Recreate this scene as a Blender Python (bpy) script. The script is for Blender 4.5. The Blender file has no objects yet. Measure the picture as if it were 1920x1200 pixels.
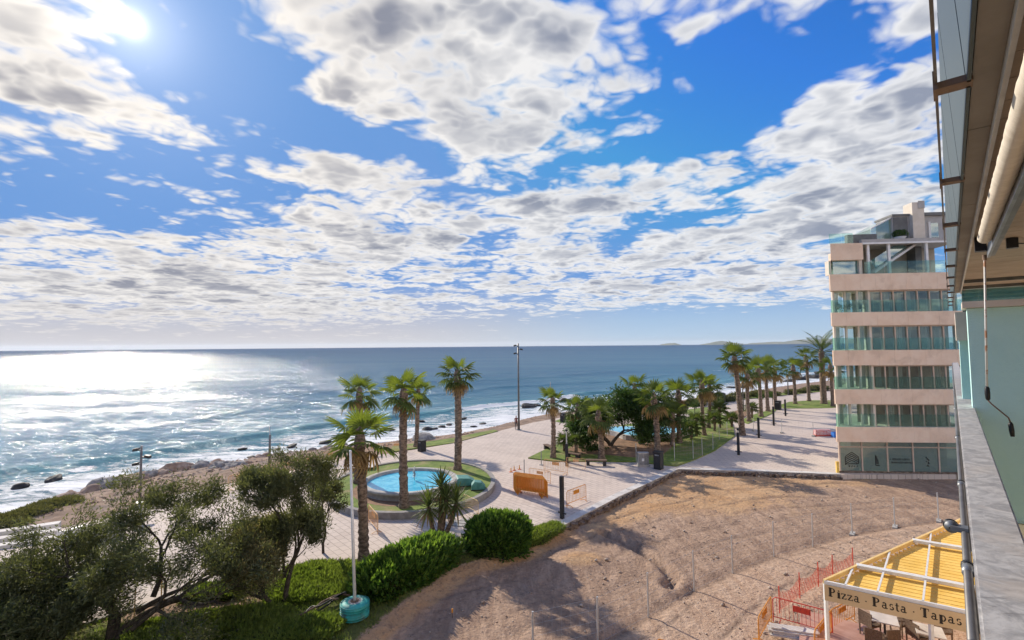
import bpy, bmesh, math, random
import numpy as np
from mathutils import Vector, Matrix, Euler
from mathutils import noise as mn

random.seed(7); rng = np.random.default_rng(7)
S = bpy.context.scene
COL = S.collection
R = math.radians

# ------------------------------------------------------------------ camera, sky, sun, exposure
FPX, H, PITCH, ROLL = 900.0, 10.3, R(3.12), R(0.5)      # focal length for a 1920 px wide frame, eye height
cam = bpy.data.cameras.new('camera'); cam.sensor_width = 36; cam.lens = 36*FPX/1920
cam.clip_start = 0.02; cam.clip_end = 60000
camo = bpy.data.objects.new('camera', cam); COL.objects.link(camo)
camo.matrix_world = Matrix.Translation((0, 0, H)) @ Matrix.Rotation(R(90)+PITCH, 4, 'X') @ Matrix.Rotation(-ROLL, 4, 'Z')
S.camera = camo

def ray(px, py):
    x = (px-960)/FPX; y = -(py-600)/FPX
    c, s = math.cos(ROLL), math.sin(ROLL); x, y = c*x+s*y, -s*x+c*y
    c, s = math.cos(PITCH), math.sin(PITCH)
    return Vector((x, c-s*y, s+c*y))
def G(px, py, z=0.0):                      # ground survey: the world point at height z seen in that direction
    d = ray(px, py); t = (z-H)/d.z
    return Vector((d.x*t, d.y*t, z))
def AT(px, py, Y):                         # world point at depth Y
    d = ray(px, py); t = Y/d.y
    return Vector((d.x*t, Y, H+d.z*t))

SUN_AZ, SUN_EL = R(-39.3), R(28.5)
SUND = Vector((math.sin(SUN_AZ)*math.cos(SUN_EL), math.cos(SUN_AZ)*math.cos(SUN_EL), math.sin(SUN_EL)))
sun = bpy.data.lights.new('sun', 'SUN'); sun.energy = 3.3; sun.angle = R(0.53); sun.color = (1.0, 0.90, 0.76)
suno = bpy.data.objects.new('sun', sun); COL.objects.link(suno)
suno.rotation_euler = (-SUND).to_track_quat('-Z', 'Y').to_euler(); suno.location = (0, 0, 60)

S.view_settings.view_transform = 'Standard'; S.view_settings.look = 'None'
S.view_settings.exposure = 0.78; S.view_settings.gamma = 1.0; S.view_settings.use_curve_mapping = False
S.render.engine = 'CYCLES'

class NT:                                   # small node helper
    def __init__(s, tree): s.t = tree; s.n = tree.nodes; s.l = tree.links
    def new(s, kind, **kw):
        n = s.n.new(kind)
        for k, v in kw.items(): setattr(n, k, v)
        return n
    def put(s, sock, v):
        if isinstance(v, bpy.types.NodeSocket): s.l.new(v, sock)
        elif v is not None: sock.default_value = v
    def math(s, op, a, b=None, c=None, clamp=False):
        n = s.new('ShaderNodeMath', operation=op, use_clamp=clamp)
        for i, v in enumerate((a, b, c)):
            if v is not None: s.put(n.inputs[i], v)
        return n.outputs[0]
    def vmath(s, op, a, b=None, scale=None, out=0):
        n = s.new('ShaderNodeVectorMath', operation=op)
        s.put(n.inputs[0], a)
        if b is not None: s.put(n.inputs[1], b)
        if scale is not None: s.put(n.inputs['Scale'], scale)
        return n.outputs[out]
    def ramp(s, v, a, b, c=0.0, d=1.0, smooth=True):
        n = s.new('ShaderNodeMapRange', interpolation_type='SMOOTHSTEP' if smooth else 'LINEAR')
        for i, x in enumerate((v, a, b, c, d)): s.put(n.inputs[i], x)
        return n.outputs[0]
    def mix(s, f, a, b, mode='MIX'):
        n = s.new('ShaderNodeMix', data_type='RGBA', blend_type=mode)
        s.put(n.inputs[0], f); s.put(n.inputs[6], a); s.put(n.inputs[7], b)
        return n.outputs[2]
    def noise(s, vec, scale, detail=4, rough=0.5, dist=0.0, out=0):
        n = s.new('ShaderNodeTexNoise'); s.put(n.inputs['Vector'], vec)
        n.inputs['Scale'].default_value = scale; n.inputs['Detail'].default_value = detail
        n.inputs['Roughness'].default_value = rough; n.inputs['Distortion'].default_value = dist
        return n.outputs[out]
def c4(c): return (c[0], c[1], c[2], 1.0)

# ---- world: Nishita sky with a layer of broken cumulus, thinner towards the horizon haze
W = bpy.data.worlds.new('World'); S.world = W; W.use_nodes = True
w = NT(W.node_tree); w.n.clear()
sky = w.new('ShaderNodeTexSky', sky_type='NISHITA'); sky.sun_disc = False
sky.sun_elevation = SUN_EL; sky.sun_rotation = SUN_AZ % (2*math.pi); sky.altitude = 10
sky.air_density = 1.0; sky.dust_density = 0.6; sky.ozone_density = 2.0
tc = w.new('ShaderNodeTexCoord'); D = tc.outputs['Generated']
D = w.vmath('NORMALIZE', D)
sep = w.new('ShaderNodeSeparateXYZ'); w.put(sep.inputs[0], D)
dx, dy, dz = sep.outputs
az = w.math('ARCTAN2', dx, dy); el = w.math('ARCSINE', dz)
zz = w.math('ADD', w.math('MAXIMUM', dz, 0.0), 0.095)
cb = w.new('ShaderNodeCombineXYZ')
w.put(cb.inputs[0], w.math('DIVIDE', dx, zz)); w.put(cb.inputs[1], w.math('DIVIDE', dy, zz)); w.put(cb.inputs[2], 3.7)
PL = cb.outputs[0]                                             # position on the cloud layer
ae = w.new('ShaderNodeCombineXYZ'); w.put(ae.inputs[0], az); w.put(ae.inputs[1], el)
AE = ae.outputs[0]
# where clouds bank up and where the sky opens: (pixel x, y, half width, half height, tilt deg, amount)
BANKS = [(140,170,215,80,-8,.34),(60,300,190,50,-6,.22),(400,165,175,45,-24,.22),(390,275,160,38,-10,.20),(30,60,90,70,-30,.2),
 (760,60,330,130,-10,.34),(1120,60,390,110,14,.32),(650,190,95,45,-5,.22),(320,15,130,36,-25,.34),(205,8,70,26,-10,.30),
 (950,245,175,65,-6,.25),(1190,210,110,55,25,.20),(690,325,150,28,0,.24),(1330,320,340,62,10,.30),(1640,300,240,110,18,.36),
 (1680,70,190,40,25,.24),(1700,170,150,36,8,.22),(1480,205,80,40,-5,.14),(820,405,360,85,2,.42),(560,440,300,50,-4,.2),(1500,410,300,60,6,.26),
 (250,500,460,85,-2,.36),(900,525,560,70,0,.32),(1350,515,360,75,0,.32),(300,575,520,50,0,.34),(130,130,60,30,-20,.12),
 (1270,165,190,60,15,-.26),(1530,130,170,45,22,-.2),(620,262,150,32,-4,-.2),(180,385,250,34,2,-.2),(430,80,120,110,-20,-.34),
 (480,350,160,26,-6,-.13),(1080,285,60,30,0,-.05),(1300,612,420,36,0,-.5),(255,95,110,50,0,-.16),(1000,345,90,20,0,-.05),(700,240,110,30,-8,-.12)]
bias = None
def pix2ae(px, py):
    d = ray(px, py).normalized(); return math.atan2(d.x, d.y), math.asin(d.z)
for (px, py, hw, hh, tilt, amt) in BANKS:
    a0, e0 = pix2ae(px, py); d = ray(px, py); L2 = d.length_squared
    m = w.new('ShaderNodeMapping', vector_type='TEXTURE')
    m.inputs['Location'].default_value = (a0, e0, 0); m.inputs['Rotation'].default_value = (0, 0, R(tilt))
    hx = hw/FPX/(d.x**2/d.y**2+1)**.5 if abs(d.x) > .3 else hw/FPX
    m.inputs['Scale'].default_value = (max(hx, .01), max(hh/FPX/L2**.5, .008), 1)
    w.put(m.inputs[0], AE)
    ln = w.vmath('LENGTH', m.outputs[0], out=1)
    v = w.ramp(ln, 1.5, 0.1, 0.0, amt*(.68 if py < 330 else .58))
    bias = v if bias is None else w.math('ADD', bias, v)
wv = w.noise(PL, 2.6, 2, .55, out=1)
wv = w.vmath('SUBTRACT', wv, (.5, .5, .5)); PLw = w.vmath('ADD', PL, w.vmath('SCALE', wv, scale=.17))
n1 = w.noise(PLw, 1.85, 8, .58)
pf = None                                           # billows: rounded lumps with creases between them
for sc_, am in ((3.0, .52), (7.0, .30), (15.0, .18)):
    b_n = w.math('MULTIPLY', w.math('ABSOLUTE', w.math('SUBTRACT', w.noise(PLw, sc_, 1, .5), .5)), am*4.2)
    pf = b_n if pf is None else w.math('ADD', pf, b_n)
nn = w.math('ADD', w.math('MULTIPLY', n1, .69), w.math('MULTIPLY', pf, .34))
nn = w.math('MULTIPLY_ADD', nn, 1.55, -.27)
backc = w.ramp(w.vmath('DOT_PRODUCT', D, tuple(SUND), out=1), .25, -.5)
dens = w.math('ADD', w.math('MULTIPLY_ADD', backc, .14, nn), bias)  # extra cloud cover added behind the camera to lift the shaded facade
dens = w.math('SUBTRACT', dens, w.ramp(el, R(3.5), R(0.5), 0.0, .10))
mask = w.ramp(dens, .465, .70)
# light from the sun side: density a little way towards the sun
sdir = Vector((SUND.x, SUND.y, 0)).normalized()*.16
PLs = w.vmath('ADD', PLw, tuple(sdir)); n1s = w.noise(PLs, 1.85, 3, .55)
slope = w.math('SUBTRACT', n1, n1s)
thick = w.ramp(dens, .60, .98)
n3 = w.noise(PLw, 3.0, 4, .55)
thick = w.math('MULTIPLY', thick, w.ramp(n3, .28, .66, .62, 1.0))
thick = w.math('SUBTRACT', thick, w.math('MULTIPLY', slope, 1.3), clamp=True)
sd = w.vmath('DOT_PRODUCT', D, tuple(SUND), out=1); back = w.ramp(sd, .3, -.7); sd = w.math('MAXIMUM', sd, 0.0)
near = w.math('POWER', sd, 7.0)
lit = w.mix(near, (5.2, 5.2, 5.25, 1), (5.9, 5.5, 5.0, 1))
shade = w.mix(near, (1.75, 1.95, 2.45, 1), (1.6, 1.58, 1.8, 1))
lit = w.mix(back, lit, (13.0, 11.6, 10.0, 1)); shade = w.mix(back, shade, (10.0, 8.9, 7.8, 1))     # front-lit clouds opposite the sun, boosted out of view as fill for shaded walls
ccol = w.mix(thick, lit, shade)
base = w.new('ShaderNodeHueSaturation'); base.inputs['Saturation'].default_value = 1.25; base.inputs['Value'].default_value = 1.0
w.put(base.inputs['Color'], sky.outputs[0])
blue = w.mix(1.0, base.outputs[0], (0.30, .70, 1.14, 1), 'MULTIPLY')
bl = w.new('ShaderNodeVectorMath', operation='MINIMUM'); w.put(bl.inputs[0], blue); bl.inputs[1].default_value = (.85, 1.95, 4.2); blue = bl.outputs[0]
# low air: pale blue away from the sun, warm beige under it
low = w.ramp(el, R(9), R(0.0), 0.0, 1.0)
hz = w.mix(w.ramp(sd, .50, .86), (2.7, 3.7, 4.6, 1), (3.9, 3.6, 3.45, 1))
skyc = w.mix(w.math('MULTIPLY', low, .9), blue, hz)
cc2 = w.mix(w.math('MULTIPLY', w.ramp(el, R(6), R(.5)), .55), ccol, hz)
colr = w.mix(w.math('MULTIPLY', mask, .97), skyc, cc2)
g1 = w.math('MULTIPLY', w.math('POWER', sd, 7500.0), 7.0)
g2 = w.math('MULTIPLY', w.math('POWER', sd, 520.0), 2.2)
g3 = w.math('MULTIPLY', w.math('POWER', sd, 60.0), 1.0)
gl = w.math('ADD', w.math('ADD', g1, g2), g3)
glc = w.vmath('SCALE', (1.0, .95, .86), scale=gl)
fin = w.mix(1.0, colr, glc, 'ADD')
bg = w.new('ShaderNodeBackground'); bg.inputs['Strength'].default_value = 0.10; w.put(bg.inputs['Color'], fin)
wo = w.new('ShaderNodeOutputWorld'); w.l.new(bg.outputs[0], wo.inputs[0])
W.cycles.sampling_method = 'MANUAL'; W.cycles.sample_map_resolution = 512

# ------------------------------------------------------------------ materials
MATS = {}
def newmat(name):
    m = bpy.data.materials.new(name); m.use_nodes = True; MATS[name] = m
    t = NT(m.node_tree); b = m.node_tree.nodes['Principled BSDF']
    return m, t, b
def POS(t): return t.new('ShaderNodeNewGeometry').outputs['Position']
def pm(name, c1, c2=None, scale=3.0, rough=.7, bump=0.0, bscale=None, metal=0.0, spec=.4, lo=.35, hi=.65, detail=6, c3=None, s3=1.0, stretch=None, dist=.02):
    m, t, b = newmat(name); p = POS(t)
    if stretch:
        mp = t.new('ShaderNodeMapping'); mp.inputs['Scale'].default_value = stretch; t.put(mp.inputs[0], p); p = mp.outputs[0]
    col = c4(c1)
    if c2:
        f = t.ramp(t.noise(p, scale, detail, .6), lo, hi); col = t.mix(f, c4(c1), c4(c2))
    if c3:
        f = t.ramp(t.noise(p, s3, 5, .65, .3), .48, .70); col = t.mix(f, col, c4(c3))
    t.put(b.inputs['Base Color'], col)
    b.inputs['Roughness'].default_value = rough; b.inputs['Metallic'].default_value = metal
    b.inputs['Specular IOR Level'].default_value = spec
    if bump:
        bn = t.new('ShaderNodeBump'); bn.inputs['Strength'].default_value = bump; bn.inputs['Distance'].default_value = dist
        t.put(bn.inputs['Height'], t.noise(p, bscale or scale*4, 8, .65)); t.put(b.inputs['Normal'], bn.outputs[0])
    return m
def leafmat(name, c1, c2, trans=.4, tc_=None, rough=.55, scale=1.6, spec=.3):
    m, t, b = newmat(name); p = POS(t)
    f = t.ramp(t.noise(p, scale, 5, .7), .3, .7); col = t.mix(f, c4(c1), c4(c2))
    f2 = t.ramp(t.noise(p, scale*14, 2, .5), .35, .7); col = t.mix(t.math('MULTIPLY', f2, .45), col, c4([x*1.7 for x in c2]))
    t.put(b.inputs['Base Color'], col); b.inputs['Roughness'].default_value = rough; b.inputs['Specular IOR Level'].default_value = spec
    tr = t.new('ShaderNodeBsdfTranslucent'); t.put(tr.inputs[0], t.mix(1.0, col, c4(tc_ or (1.6, 1.7, .7)), 'MULTIPLY'))
    mx = t.new('ShaderNodeMixShader'); mx.inputs[0].default_value = trans
    t.l.new(b.outputs[0], mx.inputs[1]); t.l.new(tr.outputs[0], mx.inputs[2])
    t.l.new(mx.outputs[0], m.node_tree.nodes['Material Output'].inputs[0])
    return m
def glassmat(name, tint, refl=.25, rough=.03, clear=.6, body=(.2,.35,.35), fm=.55):
    m, t, b = newmat(name); n = m.node_tree.nodes
    tr = t.new('ShaderNodeBsdfTransparent'); tr.inputs[0].default_value = c4(tint)
    b.inputs['Base Color'].default_value = c4(body); b.inputs['Roughness'].default_value = rough; b.inputs['Specular IOR Level'].default_value = .6
    mx = t.new('ShaderNodeMixShader'); mx.inputs[0].default_value = clear
    t.l.new(b.outputs[0], mx.inputs[1]); t.l.new(tr.outputs[0], mx.inputs[2])
    gl = t.new('ShaderNodeBsdfGlossy'); gl.inputs['Roughness'].default_value = rough; gl.inputs[0].default_value = (.9, .96, .96, 1)
    fr = t.new('ShaderNodeFresnel'); fr.inputs[0].default_value = 1.5
    f = t.math('ADD', t.math('MULTIPLY', fr.outputs[0], fm), refl, clamp=True)
    m2 = t.new('ShaderNodeMixShader'); t.put(m2.inputs[0], f)
    t.l.new(mx.outputs[0], m2.inputs[1]); t.l.new(gl.outputs[0], m2.inputs[2])
    t.l.new(m2.outputs[0], n['Material Output'].inputs[0])
    return m

pm('trunk', (.10,.068,.05), (.31,.225,.165), 4, .95, .9, 16, stretch=(1,1,2.2), dist=.05)
pm('bark', (.035,.028,.022), (.085,.068,.052), 9, .95, .8, 30)
leafmat('palm_leaf', (.042,.070,.020), (.09,.12,.035), .36, (1.5,1.5,.7))
leafmat('palm_dry', (.19,.125,.055), (.30,.21,.10), .3, (1.3,1.2,.8))
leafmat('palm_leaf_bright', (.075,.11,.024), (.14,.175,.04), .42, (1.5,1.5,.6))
leafmat('tamarisk', (.050,.064,.031), (.125,.135,.062), .40, (1.4,1.4,.7))
leafmat('tamarisk_pale', (.12,.115,.055), (.23,.205,.105), .42, (1.4,1.35,.75))
leafmat('broad_leaf', (.022,.05,.014), (.055,.10,.022), .32)
leafmat('hedge_shoot', (.07,.13,.028), (.14,.21,.045), .45, rough=.4)
leafmat('hedge_leaf', (.025,.065,.016), (.065,.13,.026), .35, rough=.4)
leafmat('grass_blade', (.075,.115,.022), (.16,.20,.05), .42, scale=.5)
leafmat('yucca_leaf', (.055,.085,.03), (.12,.14,.05), .35)
leafmat('dune_shrub', (.06,.07,.03), (.13,.12,.06), .3)
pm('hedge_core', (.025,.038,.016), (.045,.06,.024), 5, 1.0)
pm('soil', (.20,.115,.065), (.33,.20,.12), 1.5, 1.0, .5, 12, c3=(.13,.08,.05), s3=.8)
pm('lawn', (.10,.165,.022), (.20,.25,.045), 1.1, .95, .7, 40, c3=(.30,.24,.11), s3=.45, dist=.03)
pm('stone_wall', (.24,.22,.20), (.33,.31,.28), 2.5, .9, .3, 20)
pm('pale_stone', (.55,.51,.46), (.66,.62,.57), 1.6, .8, .2, 20, c3=(.42,.38,.34), s3=.6)
pm('concrete', (.34,.32,.29), (.45,.43,.39), 3, .9, .3, 25)
pm('broken_edge', (.11,.075,.055), (.26,.19,.14), 6, 1.0, .9, 14)
pm('rock', (.30,.20,.145), (.50,.38,.295), 1.4, .95, .7, 7, c3=(.20,.15,.12), s3=.9, dist=.06)
pm('rock_grey', (.19,.175,.165), (.34,.315,.29), 1.8, .95, .7, 8, dist=.06)
pm('rock_wet', (.022,.022,.023), (.06,.055,.05), 2.2, .75, .7, 8)
pm('black_metal', (.018,.018,.02), (.03,.03,.032), 4, .5, 0)
pm('grey_metal', (.22,.23,.24), (.32,.33,.34), 4, .45, .1, 20, metal=.6)
pm('galv', (.46,.46,.45), (.56,.56,.55), 6, .5, .1, 30, metal=.5)
pm('corten', (.13,.085,.06), (.20,.13,.09), 5, .8, .2)
pm('white_paint', (.74,.73,.70), (.82,.81,.79), 3, .5, .05)
pm('white_steel', (.70,.70,.67), (.80,.80,.78), 5, .4, 0)
pm('orange', (.62,.235,.022), (.74,.31,.04), 3, .55, 0)
pm('pale_orange', (.70,.38,.16), (.78,.50,.26), 3, .6, 0)
pm('red_plastic', (.55,.045,.025), (.66,.08,.045), 3, .5, 0)
pm('red_white', (.62,.10,.09), (.72,.62,.60), 14, .5, 0, lo=.45, hi=.55)
pm('blue_plastic', (.03,.16,.55), (.04,.2,.6), 3, .5, 0)
pm('tyre_teal', (.02,.26,.24), (.05,.40,.36), 3.5, .6, .3, 9, c3=(.10,.16,.15), s3=1.6)
pm('teal_cover', (.06,.20,.175), (.10,.29,.25), 3, .65, .1)
pm('wicker', (.10,.065,.04), (.18,.12,.08), 25, .8, .5, 60)
pm('tan_sign', (.60,.44,.24), (.65,.49,.28), 1.2, .7, .04, 40)
pm('letter_black', (.018,.014,.01), None, rough=.6)
pm('awning_yellow', (.80,.50,.10), (.87,.58,.15), 2.0, .75, .1, 30)
pm('cream_wood', (.76,.52,.20), (.82,.60,.26), 3, .6, .05)
pm('stone_pink', (.82,.605,.44), (.87,.675,.51), 1.2, .85, .12, 30, c3=(.70,.515,.375), s3=.7)
pm('stone_cream', (.66,.58,.47), (.72,.64,.54), 2, .8, .1, 30)
pm('frame_tan', (.56,.42,.32), (.62,.48,.38), 4, .6)
pm('curtain', (.62,.60,.56), (.74,.72,.68), 3.0, .95, .5, 9, stretch=(6,6,.3))
pm('interior', (.24,.21,.175), (.42,.37,.31), 1.0, 1.0)
pm('interior_light', (.42,.36,.29), (.50,.43,.35), 1.0, 1.0)
pm('dark_panel', (.12,.12,.12), (.17,.17,.165), 2, .6)
pm('grey_render', (.40,.38,.36), (.47,.45,.43), 2, .9, .1)
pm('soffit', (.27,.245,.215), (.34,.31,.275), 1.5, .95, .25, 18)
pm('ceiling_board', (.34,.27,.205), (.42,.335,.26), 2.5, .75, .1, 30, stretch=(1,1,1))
pm('trim_white', (.55,.53,.49), (.64,.62,.58), 6, .6, .1)
pm('awning_fabric', (.64,.57,.47), (.71,.64,.54), 5, .9, .25, 9, stretch=(4,4,1), dist=.01)
pm('alu_dark', (.13,.125,.12), (.19,.18,.17), 4, .45, 0, metal=.4)
pm('teal_wall', (.53,.80,.75), (.57,.84,.79), 1.5, .85, .35, 60)
pm('cream_wall', (.62,.53,.43), (.70,.60,.50), 3, .8, .1)
pm('tile_floor', (.48,.36,.25), (.54,.41,.29), 2, .5)
pm('bracket', (.15,.10,.07), (.24,.16,.11), 9, .6, .2, 40, metal=.4)
pm('white_rod', (.72,.70,.66), (.50,.26,.15), 9, .5, .1, lo=.56, hi=.64)
pm('grip_black', (.012,.012,.013), None, rough=.45)
pm('skin', (.42,.25,.17), None, rough=.6)
pm('cloth_dark', (.05,.03,.03), (.11,.05,.045), 12, .95)
pm('hill', (.16,.19,.14), (.24,.25,.18), .002, 1.0)
glassmat('window_glass', (.86,.92,.90), .03, .02, .88, (.06,.11,.11))
glassmat('rail_glass', (.80,.93,.90), .0, .03, .93, (.25,.45,.42))
glassmat('teal_glass', (.35,.62,.62), .18, .03, .35, (.10,.28,.29))
glassmat('shop_glass', (.62,.76,.72), .10, .03, .45, (.24,.33,.29))
glassmat('balcony_glass', (.40,.52,.53), .0, .5, .10, (.055,.078,.08), .02)

def pebble_paving():
    m, t, b = newmat('paving'); p = POS(t)
    mp = t.new('ShaderNodeMapping'); mp.inputs['Rotation'].default_value = (0, 0, R(47.6)); t.put(mp.inputs[0], p)
    br = t.new('ShaderNodeTexBrick'); t.put(br.inputs['Vector'], mp.outputs[0])
    br.inputs['Scale'].default_value = 1.0; br.inputs['Brick Width'].default_value = .6; br.inputs['Row Height'].default_value = .4
    br.inputs['Mortar Size'].default_value = .022; br.inputs['Mortar Smooth'].default_value = .3
    br.inputs['Color1'].default_value = (.53,.435,.365,1); br.inputs['Color2'].default_value = (.61,.51,.43,1); br.inputs['Mortar'].default_value = (.31,.245,.20,1)
    f = t.ramp(t.noise(p, .35, 6, .65), .35, .68)
    c = t.mix(t.math('MULTIPLY', f, .55), br.outputs[0], (.64,.53,.44,1))
    f2 = t.ramp(t.noise(p, .9, 7, .7, .6), .56, .74); c = t.mix(t.math('MULTIPLY', f2, .5), c, (.42,.35,.30,1))
    f3 = t.ramp(t.noise(p, 7.0, 5, .7), .6, .8); c = t.mix(t.math('MULTIPLY', f3, .35), c, (.46,.32,.21,1))
    t.put(b.inputs['Base Color'], c); b.inputs['Roughness'].default_value = .82; b.inputs['Specular IOR Level'].default_value = .3
    bn = t.new('ShaderNodeBump'); bn.inputs['Strength'].default_value = .25; bn.inputs['Distance'].default_value = .01
    t.put(bn.inputs['Height'], br.outputs[1]); bn.invert = True; t.put(b.inputs['Normal'], bn.outputs[0])
pebble_paving()
def ground_mat():
    m, t, b = newmat('ground'); p = POS(t)
    at = t.new('ShaderNodeAttribute', attribute_name='zone'); sp = t.new('ShaderNodeSeparateColor'); t.put(sp.inputs[0], at.outputs[0])
    gz, oz, tz = sp.outputs[0], sp.outputs[1], sp.outputs[2]
    mp = t.new('ShaderNodeMapping'); mp.inputs['Rotation'].default_value = (0, 0, R(64)); mp.inputs['Scale'].default_value = (1.9, .42, 1); t.put(mp.inputs[0], p)
    st = t.noise(mp.outputs[0], 1.3, 8, .68, .5)                    # scraped, tracked surface
    ns = t.noise(p, .55, 9, .66, .4); fine = t.noise(p, 6, 8, .7)
    dirt = t.mix(t.ramp(st, .33, .66), (.34,.225,.155,1), (.52,.36,.25,1))
    dirt = t.mix(t.ramp(ns, .45, .72), dirt, (.34,.23,.16,1))
    orange = t.mix(t.ramp(ns, .3, .7), (.52,.30,.145,1), (.57,.375,.215,1))
    c = t.mix(t.ramp(t.math('ADD', oz, t.math('MULTIPLY', t.math('SUBTRACT', ns, .5), 1.3)), .35, .75), dirt, orange)
    trk = t.mix(t.ramp(st, .35, .65), (.52,.35,.235,1), (.62,.45,.32,1))
    c = t.mix(t.math('MULTIPLY', tz, .8), c, trk)
    ru = t.new('ShaderNodeAttribute', attribute_name='rut'); c = t.mix(t.math('MULTIPLY', ru.outputs['Fac'], t.ramp(t.noise(p, .9, 5, .6), .35, .6, .25, .8)), c, (.15,.105,.08,1))
    c = t.mix(t.math('MULTIPLY', t.ramp(fine, .50, .70), .6), c, (.13,.088,.063,1))
    blot = t.noise(p, 1.5, 8, .72, 1.2); c = t.mix(t.math('MULTIPLY', t.ramp(blot, .50, .66), t.math('SUBTRACT', .62, t.math('MULTIPLY', tz, .4))), c, (.27,.18,.125,1))
    c = t.mix(t.math('MULTIPLY', t.ramp(t.noise(p, 13, 3, .6), .64, .74), .6), c, (.55,.48,.41,1))
    vo = t.new('ShaderNodeTexVoronoi', feature='F1'); vo.normalize = True; t.put(vo.inputs['Vector'], t.vmath('ADD', p, t.vmath('SCALE', t.noise(p, 3.0, 3, .6, out=1), scale=.35))); vo.inputs['Scale'].default_value = 3.2; vo.inputs['Detail'].default_value = 3.0; vo.inputs['Roughness'].default_value = .7
    crumb = vo.outputs['Distance']
    c = t.mix(t.math('MULTIPLY', t.ramp(crumb, .34, .58), t.math('SUBTRACT', .55, t.math('MULTIPLY', tz, .35))), c, (.15,.108,.082,1))
    c = t.mix(t.math('MULTIPLY', t.ramp(crumb, .24, .08), .35), c, (.56,.44,.33,1))
    grass = t.mix(t.ramp(ns, .35, .65), (.07,.10,.022,1), (.19,.18,.06,1))
    c = t.mix(t.ramp(t.math('ADD', gz, t.math('MULTIPLY', t.math('SUBTRACT', fine, .5), .9)), .4, .62), c, grass)
    t.put(b.inputs['Base Color'], c); b.inputs['Roughness'].default_value = 1.0; b.inputs['Specular IOR Level'].default_value = .15
    bn = t.new('ShaderNodeBump'); bn.inputs['Strength'].default_value = 1.0; bn.inputs['Distance'].default_value = .13
    t.put(bn.inputs['Height'], t.math('SUBTRACT', t.math('ADD', t.math('MULTIPLY', st, .5), t.math('MULTIPLY', fine, .6)), t.math('MULTIPLY', crumb, 1.1))); t.put(b.inputs['Normal'], bn.outputs[0])
ground_mat()
def sea_mat():
    m, t, b = newmat('sea'); p = POS(t)
    at = t.new('ShaderNodeAttribute', attribute_name='zone'); sp = t.new('ShaderNodeSeparateColor'); t.put(sp.inputs[0], at.outputs[0])
    fo, sh, far = sp.outputs[0], sp.outputs[1], sp.outputs[2]       # foam zone, shallow water, offshore distance
    mp = t.new('ShaderNodeMapping'); mp.inputs['Rotation'].default_value = (0, 0, R(-50)); mp.inputs['Scale'].default_value = (.32, 1.0, 1); t.put(mp.inputs[0], p)
    q = mp.outputs[0]
    big = t.noise(q, .02, 4, .55); 
    deep = t.mix(t.ramp(far, .2, 1.0), (.055,.150,.215,1), (.020,.074,.165,1))
    deep = t.mix(t.math('MULTIPLY', t.ramp(big, .42, .62), .6), deep, (.03,.105,.195,1))
    c = t.mix(sh, deep, (.11,.27,.31,1))
    fn = t.noise(q, .55, 9, .72, .9); fn2 = t.noise(p, 2.2, 6, .7, .5)
    fm = t.math('ADD', t.math('MULTIPLY', fn, .7), t.math('MULTIPLY', fn2, .3))
    fth = t.math('SUBTRACT', .78, t.math('MULTIPLY', fo, .45))
    foam = t.ramp(fm, fth, t.math('ADD', fth, .12))
    c = t.mix(foam, c, (.80,.81,.80,1))
    t.put(b.inputs['Base Color'], c)
    r = t.ramp(far, 0, 1, .20, .13, False)
    pat = t.noise(q, .03, 5, .62, .8); pat2 = t.noise(q, .26, 5, .7, .6); pat3 = t.noise(q, 1.5, 3, .6, .4)      # wind streaks, slicks and facets
    gm_ = t.math('ADD', t.math('MULTIPLY', pat, .24), t.math('ADD', t.math('MULTIPLY', pat2, .34), t.math('MULTIPLY', pat3, .42)))
    r = t.math('MULTIPLY', r, t.ramp(gm_, .48, .57, .20, 1.25))
    rg_ = t.math('ADD', r, t.math('MULTIPLY', foam, .45)); b.inputs['Roughness'].default_value = .9
    b.inputs['Specular IOR Level'].default_value = 0.0
    w1 = t.noise(q, .16, 4, .6, .3); w2 = t.noise(q, .9, 6, .65, .4); w3 = t.noise(p, 4.5, 4, .6)
    h = t.math('ADD', t.math('MULTIPLY', w1, 1.6), t.math('ADD', t.math('MULTIPLY', w2, .62), t.math('MULTIPLY', w3, .17)))
    h = t.math('ADD', h, t.math('MULTIPLY', foam, .12))
    bn = t.new('ShaderNodeBump'); bn.inputs['Strength'].default_value = 1.0; bn.inputs['Distance'].default_value = .75
    t.put(bn.inputs['Height'], h); t.put(b.inputs['Normal'], bn.outputs[0])
    gs = t.new('ShaderNodeBsdfGlossy'); gs.inputs[0].default_value = (1, 1, 1, 1); t.put(gs.inputs['Roughness'], rg_); t.put(gs.inputs['Normal'], bn.outputs[0])
    fr = t.new('ShaderNodeFresnel'); fr.inputs[0].default_value = 1.33                    # waves too small to build hide part of the grazing mirror
    fac = t.math('MULTIPLY', t.math('MULTIPLY', fr.outputs[0], t.ramp(far, 0, 1, .34, .14, False)), t.math('SUBTRACT', 1.0, t.math('MULTIPLY', foam, .8)))
    mx = t.new('ShaderNodeMixShader'); t.put(mx.inputs[0], fac); t.l.new(b.outputs[0], mx.inputs[1]); t.l.new(gs.outputs[0], mx.inputs[2])
    t.l.new(mx.outputs[0], m.node_tree.nodes['Material Output'].inputs[0])
sea_mat()
def pool_mat():
    m, t, b = newmat('pool_water'); p = POS(t)
    f = t.ramp(t.noise(p, 1.4, 5, .6, .8), .4, .62)
    t.put(b.inputs['Base Color'], t.mix(f, (.05,.46,.68,1), (.14,.62,.80,1)))
    b.inputs['Roughness'].default_value = .08
    bn = t.new('ShaderNodeBump'); bn.inputs['Strength'].default_value = .35; bn.inputs['Distance'].default_value = .05
    t.put(bn.inputs['Height'], t.noise(p, 5, 4, .6, .4)); t.put(b.inputs['Normal'], bn.outputs[0])
pool_mat()
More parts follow.
